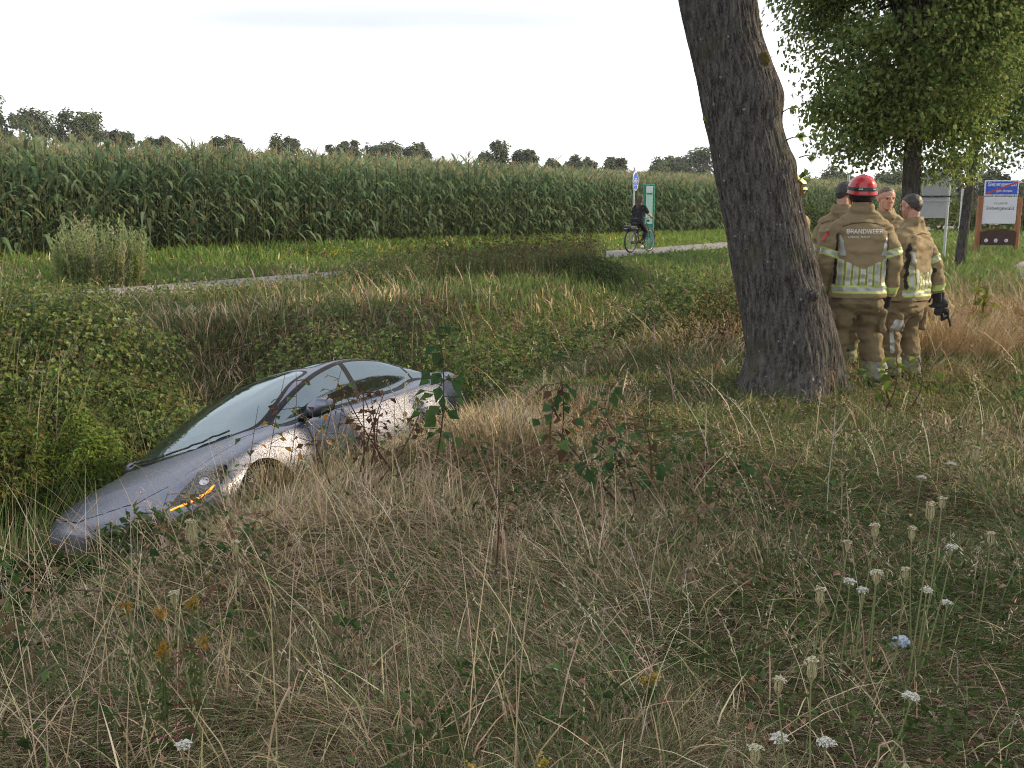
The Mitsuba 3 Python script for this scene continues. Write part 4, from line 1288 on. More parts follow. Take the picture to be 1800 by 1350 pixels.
def tall_weed():
    r = rng_of(71)
    t = thing('tall_weed', 'pale green tall seeding weeds before the maize at the left', 'weed')
    n = 230
    a, q = r.uniform(0, 6.283, n), np.sqrt(r.random(n))
    x, y = -7.85 + .80 * q * np.cos(a), 19.1 + .6 * q * np.sin(a)
    h = r.uniform(.8, 1.6, n) * (1 - .35 * q)
    B = on_ground(x, y)
    cl = pick(r, n, [(.24, .29, .12), (.28, .30, .16), (.20, .26, .09)], .12)
    stl = blades(B, h, a, r.uniform(.02, .25, n), .016, cl, 4, .03)
    lv = []
    rows = stl[0].reshape(n, -1, 3)
    for k in range(44):
        f = r.uniform(.1, 1.0, n)
        P = B + (rows[:, -1] - B) * f[:, None]
        A = unit(r, n); A[:, 2] = np.abs(A[:, 2]) + .5
        lv.append(leaves(P, A, unit(r, n), r.uniform(.05, .15, n) * (1.25 - .6 * f), r.uniform(.014, .035, n), cl * r.uniform(.75, 1.3, (n, 1)) + np.where(f > .75, .05, 0)[:, None]))
    veg('stem', [stl], 'leaf', t)
    veg('foliage', lv, 'leaf', t)


tall_weed()


def seedheads():
    """Band of dried brown seed heads along the near side of the path."""
    r = rng_of(81)
    n = 1700
    u = r.uniform(1.2, 11.6, n)
    v = np.where(r.random(n) < .5, r.normal(-3.6, 1.3, n), r.normal(-1.7, .4, n))
    x = PATH0[0] + PATHD[0] * u + PATHN[0] * v; y = PATH0[1] + PATHD[1] * u + PATHN[1] * v
    keep = (np.abs(v) > 1.3) & (u - 1.67 * v < 11.6)
    x, y = x[keep], y[keep]; n = len(x)
    B = on_ground(x, y)
    h = r.uniform(.40, .85, n) * (.6 + .4 * sstep(-2, 2, u[keep]))
    cl = pick(r, n, [(.12, .10, .05), (.10, .11, .05)], .15)
    parts = [blades(B, h, r.uniform(0, 6, n), .08, .014, cl, 2, 0)]
    tops = B + np.array([0, 0, 1]) * h[:, None]
    for k in range(7):
        a = unit(r, n); a[:, 2] *= .15
        parts.append(leaves(tops + r.normal(0, .02, (n, 3)), a, np.tile([0, 0, 1.0], (n, 1)), r.uniform(.03, .055, n), .035, pick(r, n, [(.10, .075, .045), (.13, .095, .055), (.08, .07, .04)], .15)))
    veg('seed_heads', parts, 'straw', label='band of dark dried flat seed heads along the path', kind='stuff')
    # taller weeds hiding the middle of the path
    n = 6000
    u = np.where(r.random(n) < .14, r.uniform(-7, 0, n), r.uniform(-.2, 11.4, n)); v = r.uniform(-3.0, -1.05, n)
    k_ = u - 1.67 * v < 11.8
    u, v = u[k_], v[k_]; n = len(u)
    x = PATH0[0] + PATHD[0] * u + PATHN[0] * v; y = PATH0[1] + PATHD[1] * u + PATHN[1] * v
    B = on_ground(x, y)
    h = r.uniform(.30, .62, n) * (.55 + .45 * sstep(-.4, .6, u)) * (.7 + .6 * nz(x, y, .8, 91))
    cl = pick(r, n, [(.14, .19, .07), (.11, .16, .055), (.26, .23, .12), (.20, .21, .10)], .15)
    parts = [blades(B, h, r.uniform(0, 6.28, n), r.uniform(.05, .5, n), .028, cl, 2, .1)]
    for k in range(3):
        parts.append(leaves(B + np.array([0, 0, 1.0]) * (h * r.uniform(.3, 1, n))[:, None] + r.normal(0, .04, (n, 3)), unit(r, n), unit(r, n, 0), r.uniform(.05, .10, n), r.uniform(.025, .045, n), cl * r.uniform(.7, 1.3, (n, 1))))
    veg('path_weeds', parts, 'leaf', label='weeds growing over the near edge of the cycle path', kind='stuff')
    # yellow flowers along the far verge
    n = 1700
    u = r.uniform(-8, 30, n); v = np.where(r.random(n) < .5, r.normal(1.9, .5, n), r.normal(-2.0, .6, n))
    x = PATH0[0] + PATHD[0] * u + PATHN[0] * v; y = PATH0[1] + PATHD[1] * u + PATHN[1] * v
    keep = (np.abs(v) > 1.1) & (nz(x, y, 2.4, 5) > .52)
    x, y = x[keep], y[keep]; n = len(x)
    parts = []
    for k in range(5):
        a = unit(r, n); a[:, 2] = np.abs(a[:, 2])
        parts.append(leaves(on_ground(x, y, r.uniform(.25, .5, n)) + r.normal(0, .03, (n, 3)), a, unit(r, n, 0), .045, .035, pick(r, n, [(.42, .36, .04), (.30, .30, .05), (.20, .25, .06)], .1)))
    veg('yellow_flowers', parts, 'leaf', label='small yellow flowers along the edges of the cycle path', kind='stuff')


seedheads()
# ------------------------------------------------------------------ trees
def bark_fn(p, n, uv):
    a = mikit.fbm(p.x * 55, p.y * 55, p.z * 9, 3)
    b = mikit.fbm(p.x * 4, p.y * 4, p.z * 2.5, 3)
    c = mikit.fbm(p.x * 160, p.y * 160, p.z * 60, 2)
    k = mikit.mix((.024, .0225, .0215), (.125, .118, .112), mikit.smoothstep(.25, .75, .6 * a + .4 * c))
    k = mikit.mix(k, (.065, .072, .042), .5 * mikit.smoothstep(.55, .72, b))
    return mikit.mix(k, (.26, .26, .25), .7 * mikit.smoothstep(.80, .86, mikit.fbm(p.x * 26, p.y * 26, p.z * 20, 2)))


def bark_bump(p, n, uv):
    return .012 * mikit.fbm(p.x * 60, p.y * 60, p.z * 10, 3) + .004 * mikit.fbm(p.x * 200, p.y * 200, p.z * 120, 2)


scene['bark'] = two({'type': 'bumpmap', 'arbitrary': mikit.proc(bark_bump, 2e-3), 'scale': .55, 'bsdf': {'type': 'diffuse', 'reflectance': mikit.proc(bark_fn)}})
scene['bark_far'] = two(prin((.085, .075, .062), .9))
scene['moss'] = two({'type': 'diffuse', 'reflectance': rgb(.075, .062, .022)})


def limb(p0, p1, r0, r1, sag=0.0, n=9, seed=0, wob=.04, k=8):
    r = rng_of(seed)
    t = np.linspace(0, 1, k)[:, None]
    p0, p1 = np.asarray(p0, float), np.asarray(p1, float)
    mid = (p0 + p1) / 2 + np.array([0, 0, sag]) + r.normal(0, wob, 3) * np.linalg.norm(p1 - p0)
    return tube((1 - t) ** 2 * p0 + 2 * t * (1 - t) * mid + t * t * p1, np.linspace(r0, r1, k), n, False)


def crown(r, c, rad, n, L, cols, ncl=60, csize=.30, W=.75, hang=.5, flat=1.0, under=-.75):
    """Leaves gathered in many clumps through the crown's volume, gaps between them."""
    d = unit(r, ncl)
    d = d[d[:, 2] > under]
    rr = r.uniform(.45, 1.0, len(d)) ** .6
    f = 1 + .35 * (meshkit.fbm(d * 2.0 + np.array(c) * .9, 2, 5) - .5) * 2
    C = np.array(c) + d * np.array(rad) * (rr * f)[:, None] * .92
    cs = csize * np.mean(rad) * r.uniform(.6, 1.35, len(d))
    k = r.integers(0, len(d), n)
    q = r.normal(size=(n, 3)); q *= (r.random(n) ** .45 / (np.linalg.norm(q, axis=1) + 1e-9))[:, None]
    q[:, 2] *= .62 * flat
    P = C[k] + q * cs[k][:, None]
    P[:, 2] -= .25 * cs[k] * (q[:, 0] ** 2 + q[:, 1] ** 2)
    out = d[k] + q * .8
    N = out * .45 + unit(r, n) * .7; N[:, 2] += .5
    A = out * .8 + unit(r, n) * .8; A[:, 2] -= hang
    A -= N * ((A * N).sum(1) / (N * N).sum(1))[:, None]
    tone = r.normal(1, .12, len(d))[k][:, None]
    return leaves(P, A, N, r.uniform(.7, 1.25, n) * L, r.uniform(.7, 1.25, n) * L * W, pick(r, n, cols, .14) * tone, .18), C


def tree(name, label, base, tr, fork, c, rad, n, L, cols, seed, group=None, ncl=60, csize=.30, bark='bark_far', lean=(0, 0), nl=14, **k):
    r = rng_of(seed)
    t = thing(name, label, 'tree', group)
    lv, C = crown(r, c, rad, n, L, cols, ncl, csize, **k)
    b = np.array([base[0], base[1], gz(*base[:2]) - .15])
    F = np.array([c[0] * .6 + b[0] * .4 + lean[0], c[1] * .6 + b[1] * .4 + lean[1], b[2] + fork])
    top = np.array([c[0], c[1], c[2] + rad[2] * .5])
    tk = [limb(b, F, tr * 1.25, tr, 0, 10, seed, .01), limb(F, top, tr, tr * .2, 0, 8, seed + 1, .03)]
    for j in r.choice(len(C), min(nl, len(C)), replace=False):
        s = r.uniform(0, .7)
        tk.append(limb(F * (1 - s) + top * s, C[j], tr * .38 * (1 - .5 * s), tr * .06, .1 * rad[2], 6, seed + 7 + j, .05))
    m = cat(tk)
    obj('trunk', m, bark, t, smooth=True)
    veg('crown', [lv], 'leaf', t)
    return t


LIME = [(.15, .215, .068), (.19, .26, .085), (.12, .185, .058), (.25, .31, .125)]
# the leaning trunk in front
TR = np.array([(2.41, -.15, .47), (2.409, .025, .452), (2.408, .133, .43), (2.408, .28, .399), (2.378, .474, .388), (2.316, .714, .372), (2.252, .952, .358), (2.188, 1.187, .344), (2.128, 1.42, .333), (2.064, 1.65, .327), (2.004, 1.878, .322),
               (1.945, 2.104, .307), (1.90, 2.26, .304), (1.862, 2.482, .318), (1.79, 2.724, .312), (1.716, 2.941, .299), (1.654, 3.199, .304), (1.551, 3.622, .300), (1.40, 4.3, .29), (1.2, 5.1, .27), (.95, 5.9, .24)])


def main_tree():
    t = thing('leaning_tree', 'thick leaning tree trunk with rough dark bark in the foreground', 'tree')
    zz = np.linspace(-.15, 5.9, 520)
    cx, rr = spline(TR[:, 1], TR[:, 0])(zz), spline(TR[:, 1], TR[:, 2])(zz)
    na = 300
    a = np.linspace(0, 2 * np.pi, na, endpoint=False)
    A, Zg = np.meshgrid(a, zz)
    ca, sa = np.cos(A), np.sin(A)
    f = meshkit.fbm(np.stack([ca * 13 + 5, sa * 13, Zg * 2.4], -1), 4, 3)
    g2 = meshkit.fbm(np.stack([ca * 2.2, sa * 2.2, Zg * .9], -1), 3, 9)
    ridge = 1 - np.abs(2 * f - 1) * 2.2
    R = rr[:, None] * (1 + .10 * (g2 - .5)) + .013 * np.clip(ridge, -1, 1) - .004
    flare = np.exp(-np.clip(Zg, 0, 9) / .20)
    R = R + flare * (.02 + .06 * np.cos(A * 5 + 1.2) + .03 * np.cos(A * 3 - .6))
    for az, z0, amp, wz, wa in ((-.30, 2.47, .03, .12, .42), (-.25, 1.93, .03, .07, .35), (-1.15, .86, .045, .07, .16), (-1.9, 2.0, .02, .10, .3), (.1, 1.72, .035, .05, .3)):
        da = np.angle(np.exp(1j * (A - az)))
        R = R + amp * np.exp(-.5 * ((da / wa) ** 2 + ((Zg - z0) / wz) ** 2))
    V = np.stack([cx[:, None] + R * ca, 8.45 + R * sa * .97, Zg], -1)
    n = na
    i = np.arange(n); j = (i + 1) % n
    F = []
    for k in range(len(zz) - 1):
        o = k * n
        F += [np.stack([o + i, o + j, o + n + j], 1), np.stack([o + i, o + n + j, o + n + i], 1)]
    V = V.reshape(-1, 3); V[:, 2] += gz(2.4, 8.45) - .02
    obj('trunk', trimesh.Trimesh(V, np.vstack(F), process=False), 'bark', t, smooth=True)
    # mossy scar and stubs on the right edge
    def lump(p, r_, m, name, seed):
        q = trimesh.creation.icosphere(subdivisions=3, radius=1.0)
        v = np.asarray(q.vertices) * np.array(r_) * (1 + .5 * (meshkit.fbm(np.asarray(q.vertices) * 3 + seed, 3, seed)[:, None] - .5)) + np.array(p)
        obj(name, trimesh.Trimesh(v, q.faces, process=False), m, t, smooth=True)
    lump((1.985, 8.205, 2.73), (.05, .022, .065), 'moss', 'moss_patch', 3)
    lump((2.355, 8.36, 1.72), (.045, .04, .08), 'moss', 'moss_patch', 4)
    lump((2.46, 8.10, .885), (.045, .05, .045), 'bark', 'branch_stub', 5)
    r = rng_of(404)
    tw = []
    for (p, d, L_) in (((1.60, 8.35, 2.86), (-.7, -.2, .25), .16), ((1.67, 8.4, 2.26), (-.8, -.1, .1), .10), ((2.16, 8.25, 2.33), (.7, -.3, .3), .14), ((2.32, 8.25, 1.98), (.8, -.2, .1), .13), ((2.30, 8.2, 1.78), (.5, -.4, .5), .12), ((2.22, 8.3, 2.12), (.9, -.2, .2), .12)):
        d = np.array(d)
        k = obj('twig', tube([p, np.array(p) + d * L_ * .5 + [0, 0, .01], np.array(p) + d * L_], [.006, .004, .002], 5), 'bark_far', t, smooth=True)
        m = 7
        s = r.uniform(.4, 1.05, m)[:, None]
        veg('leaf', [leaves(np.array(p) + d * L_ * s, d + unit(r, m) * .8, unit(r, m, 0), .06, .04, pick(r, m, LIME, .1))], 'leaf', k, kind='stuff')
    # limbs and crown above the frame
    lv, C = crown(r, (-.2, 8.8, 9.3), (3.6, 3.6, 3.4), 9000, .20, LIME, 90, .26)
    F0 = np.array([.95, 8.45, 5.85])
    obj('limb', cat([limb(F0 - [0, 0, .1], C[q], .20, .03, .8, 8, q, .05) for q in range(0, 42, 3)]), 'bark_far', t, smooth=True)
    veg('crown', [lv], 'leaf', t)


main_tree()
tree('lime_tree', 'dense young lime tree with drooping green crown right of the leaning trunk', (6.15, 15.4), .12, 3.2, (5.95, 15.4, 5.0), (1.9, 1.9, 3.3), 70000, .078, LIME + [(.18, .22, .07)], 501, ncl=170, csize=.26, bark='bark', nl=40, under=-.97, hang=.7)
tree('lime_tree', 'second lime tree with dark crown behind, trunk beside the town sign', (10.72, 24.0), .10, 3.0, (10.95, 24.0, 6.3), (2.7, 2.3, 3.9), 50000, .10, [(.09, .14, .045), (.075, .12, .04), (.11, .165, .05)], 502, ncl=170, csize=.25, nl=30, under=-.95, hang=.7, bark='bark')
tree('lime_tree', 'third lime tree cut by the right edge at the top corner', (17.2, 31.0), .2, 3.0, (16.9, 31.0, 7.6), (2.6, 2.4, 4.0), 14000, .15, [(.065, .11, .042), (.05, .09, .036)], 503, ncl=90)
# roadside trees across the road, outside the frame, that shade the verge
for i, s_ in enumerate((10.0, 2.6)):
    p = xy(s_, 10.6)
    tree('roadside_tree', ['tall roadside tree across the road, the farthest ahead', 'roadside tree across the road abreast of the verge', 'roadside tree across the road just behind the camera', 'rearmost roadside tree across the road'][i], p, .26, 2.6, (p[0], p[1], 8.2), (4.2, 4.2, 5.6), 15000, .26, LIME, 520 + i, 'roadside trees across the road', ncl=120, csize=.27)
# the skyline
FAR = [(.11, .14, .075), (.09, .12, .066), (.13, .16, .085)]
from_px = [(12, 178, 74, 60, 150, 'tall dark tree at the far left edge of the skyline'), (75, 212, 110, 26, 150, 'low broad tree group left of the dark skyline tree'), (172, 218, 88, 44, 140, 'dark bushy tree above the maize at the left'), (240, 243, 44, 14, 140, 'small round tree just right of the dark bushy one'),
           (306, 251, 48, 14, 160, 'low flat topped tree on the skyline, fourth from the left'), (424, 254, 62, 16, 165, 'low tree with ragged top above the maize'), (515, 258, 56, 26, 165, 'dome shaped lone skyline tree left of centre'), (617, 263, 52, 24, 165, 'round skyline tree above the parked car roof line'),
           (686, 265, 58, 24, 170, 'left of two touching trees near the middle of the skyline'), (740, 265, 50, 28, 170, 'right of two touching trees near the middle of the skyline'), (876, 270, 62, 32, 170, 'rounded tree taller than its neighbour in mid skyline'), (920, 277, 46, 20, 170, 'lower tree leaning on the rounded mid skyline tree'),
           (968, 288, 20, 10, 180, 'tiny bush on the skyline'), (1012, 286, 58, 22, 180, 'low wide tree left of the round blue sign'), (1072, 289, 42, 22, 180, 'small round tree right above the blue sign'), (1165, 292, 74, 30, 190, 'dark tree mass right of the signs'), (1215, 282, 80, 44, 190, 'tall tree mass just left of the leaning trunk'), (1275, 285, 70, 44, 190, 'tree mass on the skyline partly behind the leaning trunk'),
           (1452, 312, 62, 32, 150, 'skyline tree showing between trunk and red helmet'), (1545, 305, 120, 50, 120, 'tree mass on the skyline behind the lime tree'), (1660, 300, 90, 60, 110, 'tree on the skyline behind the plain sign back'), (1725, 318, 60, 44, 100, 'tree on the skyline left of the town sign'), (1790, 325, 60, 46, 105, 'tree on the skyline right of the town sign'), (1850, 310, 70, 70, 105, 'tree on the skyline beyond the right edge')]
for i, (px, py, w, h, D, lab) in enumerate(from_px):
    x, z, sc = (px - 900) / 1750 * D * 1.017, EYE + (350 - py) / 1750 * D * 1.017, D / 1750 * 1.017
    rx = w / 2 * sc
    ztop = z + h / 2 * sc
    rz = max(.62 * rx, h * sc * .8, 1.2)
    ztop -= .12 * h * sc
    z = ztop - rz * .95
    tree('skyline_tree', lab, (x, D), .25, 1.8, (x, D, z), (rx, rx * .9, rz), int(1300 + 22 * w), .55 * D / 165, FAR, 700 + i, 'trees on the skyline', ncl=26, csize=.36, nl=8, flat=1.3)
# lower hedge line under them
def hedge():
    r = rng_of(808)
    lv = []
    for x in np.arange(-85, 100, 5.0):
        y = 185 + r.normal(0, 3)
        lv.append(mound_leaves(r, (x, y, gz(x, y)), (4.2, 2.5, r.uniform(1.4, 3.2)), 260, .8, FAR))
    veg('hedgerow', lv, 'leaf', label='low dark hedgerow along the far edge of the fields', kind='stuff')
    lv = []
    for x, y, h in [(18, 52, 1.6), (21, 50, 1.9), (24.5, 50, 1.6), (27, 49, 2.2), (30, 50, 2.0), (15.5, 53, 1.4)]:
        lv.append(mound_leaves(r, (x, y, gz(x, y)), (2.2, 1.6, h), 1100, .22, [(.07, .10, .035), (.055, .08, .03), (.09, .115, .04)]))
    veg('garden_hedge', lv, 'leaf', label='green hedge across the lawn behind the town sign', kind='stuff')


hedge()
# ------------------------------------------------------------------ maize
def ribbon(P, D, U, L, W, C, rise, droop, segs=5):
    """Long arching leaves: feet P, outward D, length L, width W; rise and droop shape the arch."""
    n = len(P)
    V = np.empty((n, 2 * segs + 1, 3))
    S = np.cross(D, [0, 0, 1.0]); S /= np.linalg.norm(S, axis=1, keepdims=True)
    for k in range(segs + 1):
        t = k / segs
        c = P + D * (L * (.62 * t))[:, None] + np.array([0, 0, 1.0]) * (L * (rise * t - droop * t ** 2.2))[:, None]
        if k == segs:
            V[:, -1] = c
        else:
            w = (W * (.55 + 1.1 * t - 1.35 * t * t) / 2)[:, None]
            V[:, 2 * k], V[:, 2 * k + 1] = c - S * w + U * w * .3, c + S * w + U * w * .3
    F = []
    for k in range(segs - 1):
        a = 2 * k
        F += [[a, a + 1, a + 3], [a, a + 3, a + 2]]
    F.append([2 * segs - 2, 2 * segs - 1, 2 * segs])
    return V.reshape(-1, 3), (np.array(F)[None] + (2 * segs + 1) * np.arange(n)[:, None, None]).reshape(-1, 3), np.repeat(C, 2 * segs + 1, 0)


def maize_plant(r, full=True):
    H = 2.25
    parts = []
    nl = 11 if full else 6
    z = np.linspace(.25 if full else 1.25, 2.05, nl) + r.normal(0, .04, nl)
    az0 = r.uniform(0, 6.28)
    az = az0 + np.pi * np.arange(nl) + r.normal(0, .45, nl)
    D = np.stack([np.cos(az), np.sin(az), 0 * az], 1)
    f = (z - .25) / 1.8
    L = np.where(f < .75, 1.02, .8) * r.uniform(.8, 1.15, nl)
    g = pick(r, nl, [(.15, .22, .12), (.12, .185, .102), (.19, .255, .15)], .15)
    dead = (f < .14) & (r.random(nl) < .0)
    g = np.where(dead[:, None], np.array([.20, .165, .10]), g)
    parts.append(ribbon(np.stack([0 * z, 0 * z, z], 1), D, np.tile([0, 0, 1.0], (nl, 1)), L, r.uniform(.085, .115, nl), g, .62 + .28 * f, np.where(dead, 1.1, r.uniform(.35, .95, nl)), 5 if full else 3))
    stalk = tube([(0, 0, 0 if full else 1.1), (0, 0, 1.2), (0, 0, 2.1)], [.018, .015, .008], 5, False)
    parts.append((np.asarray(stalk.vertices), np.asarray(stalk.faces), np.tile([.10, .12, .05], (len(stalk.vertices), 1))))
    nt = 8 if full else 5
    a = r.uniform(0, 6.28, nt)
    B = np.tile([0, 0, 2.1], (nt, 1)) + np.stack([0 * a, 0 * a, r.uniform(0, .1, nt)], 1)
    parts.append(blades(B, r.uniform(.22, .34, nt), a, np.where(np.arange(nt) == 0, .02, r.uniform(.3, .8, nt)), .022, pick(r, nt, [(.30, .27, .16), (.25, .25, .13), (.34, .30, .19)], .1), 2, .15))
    return join(parts)


def stamp(plants, P, rot, sc, which):
    vs, fs, cs, o = [], [], [], 0
    for k, (v, f, c) in enumerate(plants):
        m = np.nonzero(which == k)[0]
        if not len(m):
            continue
        ca, sa = np.cos(rot[m]), np.sin(rot[m])
        x = (v[None, :, 0] * ca[:, None] - v[None, :, 1] * sa[:, None]) * sc[m][:, None]
        y = (v[None, :, 0] * sa[:, None] + v[None, :, 1] * ca[:, None]) * sc[m][:, None]
        z = v[None, :, 2] * sc[m][:, None]
        V = np.stack([x, y, z], -1) + P[m][:, None]
        vs.append(V.reshape(-1, 3)); fs.append((f[None] + len(v) * np.arange(len(m))[:, None, None]).reshape(-1, 3) + o)
        tint = (1 + .25 * (nz(P[m][:, 0], P[m][:, 1], 3.0, 4) - .5) + rng_of(k + 7).normal(0, .07, len(m)))[:, None, None]
        cs.append((c[None] * tint).reshape(-1, 3)); o += len(v) * len(m)
    return np.vstack(vs), np.vstack(fs), np.vstack(cs)


def maize():
    r = rng_of(303)
    full = [maize_plant(r) for _ in range(12)]
    tops = [maize_plant(r, False) for _ in range(6)]
    rows = []
    for row in range(34):
        v = 6.3 + .75 * row if row < 12 else 15.3 + 1.6 * (row - 12)
        u = np.arange(-14, 75 + row * 1.5, .165 if row < 3 else .21 if row < 12 else .42)
        u = u + r.normal(0, .03, len(u))
        vv = v + r.normal(0, .06, len(u)) + (.5 * (nz(u, 0 * u, 5, 2) - .5) if row < 2 else 0)
        x = PATH0[0] + PATHD[0] * u + PATHN[0] * vv; y = PATH0[1] + PATHD[1] * u + PATHN[1] * vv
        k = np.abs(x) < .56 * y + 1.5
        x, y = x[k], y[k]
        P = on_ground(x, y, -.02)
        sc = r.normal(1.09, .07, len(x)) * (1 + .12 * (nz(x, y, 6, 12) - .5))
        rows.append(stamp(full if row < 3 else tops, P, r.uniform(0, 6.28, len(x)), sc, r.integers(0, 12 if row < 3 else 6, len(x))))
    veg('maize_field', rows, 'leaf', label='field of tall tasselled maize behind the cycle path', kind='stuff')


maize()
# ------------------------------------------------------------------ signs
scene['sign_blue'] = two(prin((.020, .075, .50), .4))
scene['sign_white'] = two(prin((.60, .63, .68), .45))
scene['sign_red'] = two(prin((.42, .05, .03), .45))
scene['sign_ink'] = two(prin((.04, .045, .06), .6))
scene['sign_green'] = two(prin((.02, .20, .13), .45))
scene['pale_green'] = two(prin((.40, .62, .52), .5))


def wood_fn(p, n, uv):
    g_ = mikit.fbm(p.x * 40, p.y * 40, p.z * 2.5, 3)
    return mikit.mix((.19, .075, .03), (.36, .16, .07), g_)


scene['sign_wood'] = two(prin(mikit.proc(wood_fn), .65))
scene['planter_brown'] = two(prin((.045, .018, .012), .7))
D = 30.0


def flat_text(txt, h, cx, z, y, mtl, parent, width=None, bold=False, M=None):
    tm = meshkit.text_mesh(txt, h, .004, bold)
    v = np.asarray(tm.vertices)
    s = 1.0 if width is None else width / (v[:, 0].max() - v[:, 0].min())
    x = (v[:, 0] - (v[:, 0].max() + v[:, 0].min()) / 2) * s
    return obj('lettering', trimesh.Trimesh(np.stack([cx + x, y - v[:, 2], z + v[:, 1]], 1), tm.faces, process=False), mtl, parent, M=M)


ts = thing('town_sign', 'blue and white town sign with red stroke between wooden posts over a planter', 'sign')
MS = mat((14.46, 30.0, gz(14.46, 30.0)), -4)
zb = -gz(14.46, 30.0)


def sp(name, m, b, parent=None, **k):
    return obj(name, m, b, parent or ts, M=MS, **k)


for s in (-1, 1):
    sp('post', box([s * .56 - .065, -.07, -.1], [s * .56 + .065, .07, zb + 1.72 + (.02 if s < 0 else -.02)], .012), 'sign_wood')
b1 = sp('town_panel', box([-.49, -.05, zb + 1.75], [.49, -.02, zb + 2.20], .006), 'sign_white')
sp('blue_field', box([-.455, -.056, zb + 1.785], [.455, -.0505, zb + 2.165]), 'sign_blue', b1)
flat_text('Siebengewald', .105, 0, zb + 2.03, -.0565, 'sign_white', b1, .82, True, MS)
flat_text('gem. Bergen', .055, .08, zb + 1.865, -.0565, 'sign_white', b1, None, True, MS)
v = np.array([(-.44, 1.80), (-.40, 1.80), (.45, 2.12), (.45, 2.155), (.41, 2.155), (-.44, 1.835)]) + [0, zb]
sm = trimesh.creation.extrude_polygon(Polygon(v), .004, engine='earcut')
q = np.asarray(sm.vertices)
sp('red_stroke', trimesh.Trimesh(np.stack([q[:, 0], -.0625 - q[:, 2], q[:, 1]], 1), sm.faces, process=False), 'sign_red', b1)
b2 = sp('message_panel', box([-.485, -.045, zb + .93], [.485, -.02, zb + 1.72], .006), 'sign_white')
flat_text('Tot ziens in', .06, 0, zb + 1.50, -.046, 'sign_ink', b2, .40, False, MS)
flat_text('Siebengewald', .10, 0, zb + 1.335, -.046, 'sign_ink', b2, .80, False, MS)
arc = [(-.50, .30), (.50, .30), (.50, .70)] + [(x, .70 + .035 * abs(math.sin((x + .5) * math.pi * 3))) for x in np.linspace(.48, -.48, 40)] + [(-.50, .70)]
pm = trimesh.creation.extrude_polygon(Polygon(arc), .25, engine='earcut')
q = np.asarray(pm.vertices)
p_ = sp('planter_box', trimesh.Trimesh(np.stack([q[:, 0], .11 - q[:, 2], q[:, 1] + zb], 1), pm.faces, process=False), 'planter_brown')
for x0 in (-.36, -.08, .22):
    for k in range(6):
        a = k * math.pi / 3
        sp('flower_emblem', xf(trimesh.creation.icosphere(subdivisions=1, radius=.024), mat((x0 + .034 * math.cos(a), -.145, zb + .44 + .034 * math.sin(a)))), 'sign_white', p_)
r_ = rng_of(909)
veg('planting', [mound_leaves(r_, (14.46, 30.0, .70), (.42, .10, .10), 500, .05, [(.12, .15, .05), (.2, .17, .06)])], 'leaf', ts)

bs = thing('road_sign', 'two grey sign panels seen from behind on a slim galvanised pole', 'sign')
x0, y0 = 11.20, 26.0
gz0 = gz(x0, y0)
obj('pole', tube([(x0, y0, gz0 - .1), (x0, y0, 2.95)], .036, 12), 'galvanised', bs, smooth=40)
obj('upper_panel', box([x0 - .70, y0 - .075, 1.74], [x0 - .03, y0 - .05, 2.40], .004), 'sign_back', bs)
obj('lower_panel', box([x0 - .72, y0 - .075, 1.17], [x0 - .05, y0 - .05, 1.69], .004), 'sign_back', bs)
for z_ in (1.715, 1.60):
    obj('clamp_rail', box([x0 - .72, y0 - .10, z_ - .02], [x0 + .05, y0 - .078, z_ + .02], .004), 'helmet_black' if z_ > 1.7 else 'sign_back', bs)
dp = thing('marker_post', 'slim white marker post between the sign back and the lime trunk', 'post')
x0, y0 = 12.02, 27.0
obj('post', box([x0 - .045, y0 - .03, gz(x0, y0) - .1], [x0 + .045, y0 + .03, 1.92], .012), 'matte_white', dp)
obj('reflector', box([x0 - .03, y0 - .036, 1.55], [x0 + .03, y0 - .0305, 1.75], .002), 'band_silver', dp)
sl = thing('sign_pole', 'thin grey pole with a small box behind the firefighters', 'pole')
x0, y0 = 6.62, 20.0
obj('pole', tube([(x0, y0, gz(x0, y0) - .1), (x0, y0, 2.12)], .028, 10), 'galvanised', sl, smooth=40)
obj('box', box([x0 - .055, y0 - .04, 1.72], [x0 + .055, y0 + .04, 1.95], .012), 'sign_back', sl)
rs = thing('cycle_path_sign', 'round blue cycle path sign seen nearly edge on above the cyclist', 'sign')
x0, y0 = 3.80, 31.6
MR_ = mat((x0, y0, gz(x0, y0)), 66)
zz0 = gz(x0, y0)
obj('pole', tube([(0, 0, -.1), (0, 0, 2.62 - zz0)], .03, 10), 'galvanised', rs, smooth=40, M=MR_)
disc = xf(lathe([(0, -.008), (.285, -.008), (.295, 0), (.285, .008), (0, .008)], 40), mat((0, -.045, 2.20 - zz0), rx=90))
dk = obj('disc', disc, 'sign_white', rs, smooth=30, M=MR_)
obj('blue_face', xf(lathe([(0, .0), (.265, .0), (.265, .003), (0, .003)], 40), mat((0, -.0535, 2.20 - zz0), rx=90)), 'sign_blue', dk, smooth=30, M=MR_)
ic = [tube([(.09 * math.cos(a), -.061, .09 * math.sin(a)) for a in np.linspace(0, 6.283, 24)], .009, 5) for _ in (0,)]
ic = [xf(ic[0], mat((sx * .125, 0, 2.14 - zz0))) for sx in (-1, 1)] + [tube([(-.125, -.061, 2.14 - zz0), (-.05, -.061, 2.28 - zz0), (.07, -.061, 2.28 - zz0), (.125, -.061, 2.14 - zz0)], .009, 5), tube([(-.05, -.061, 2.28 - zz0), (0, -.061, 2.14 - zz0), (.07, -.061, 2.28 - zz0)], .009, 5)]
obj('bicycle_symbol', cat(ic), 'sign_white', dk, M=MR_, kind='stuff')
iz = thing('information_post', 'tall narrow green information post with a pale panel behind the cyclist', 'sign')
x0, y0 = 4.46, 33.0
MI = mat((x0, y0, gz(x0, y0)), 12)
z0_ = -gz(x0, y0)
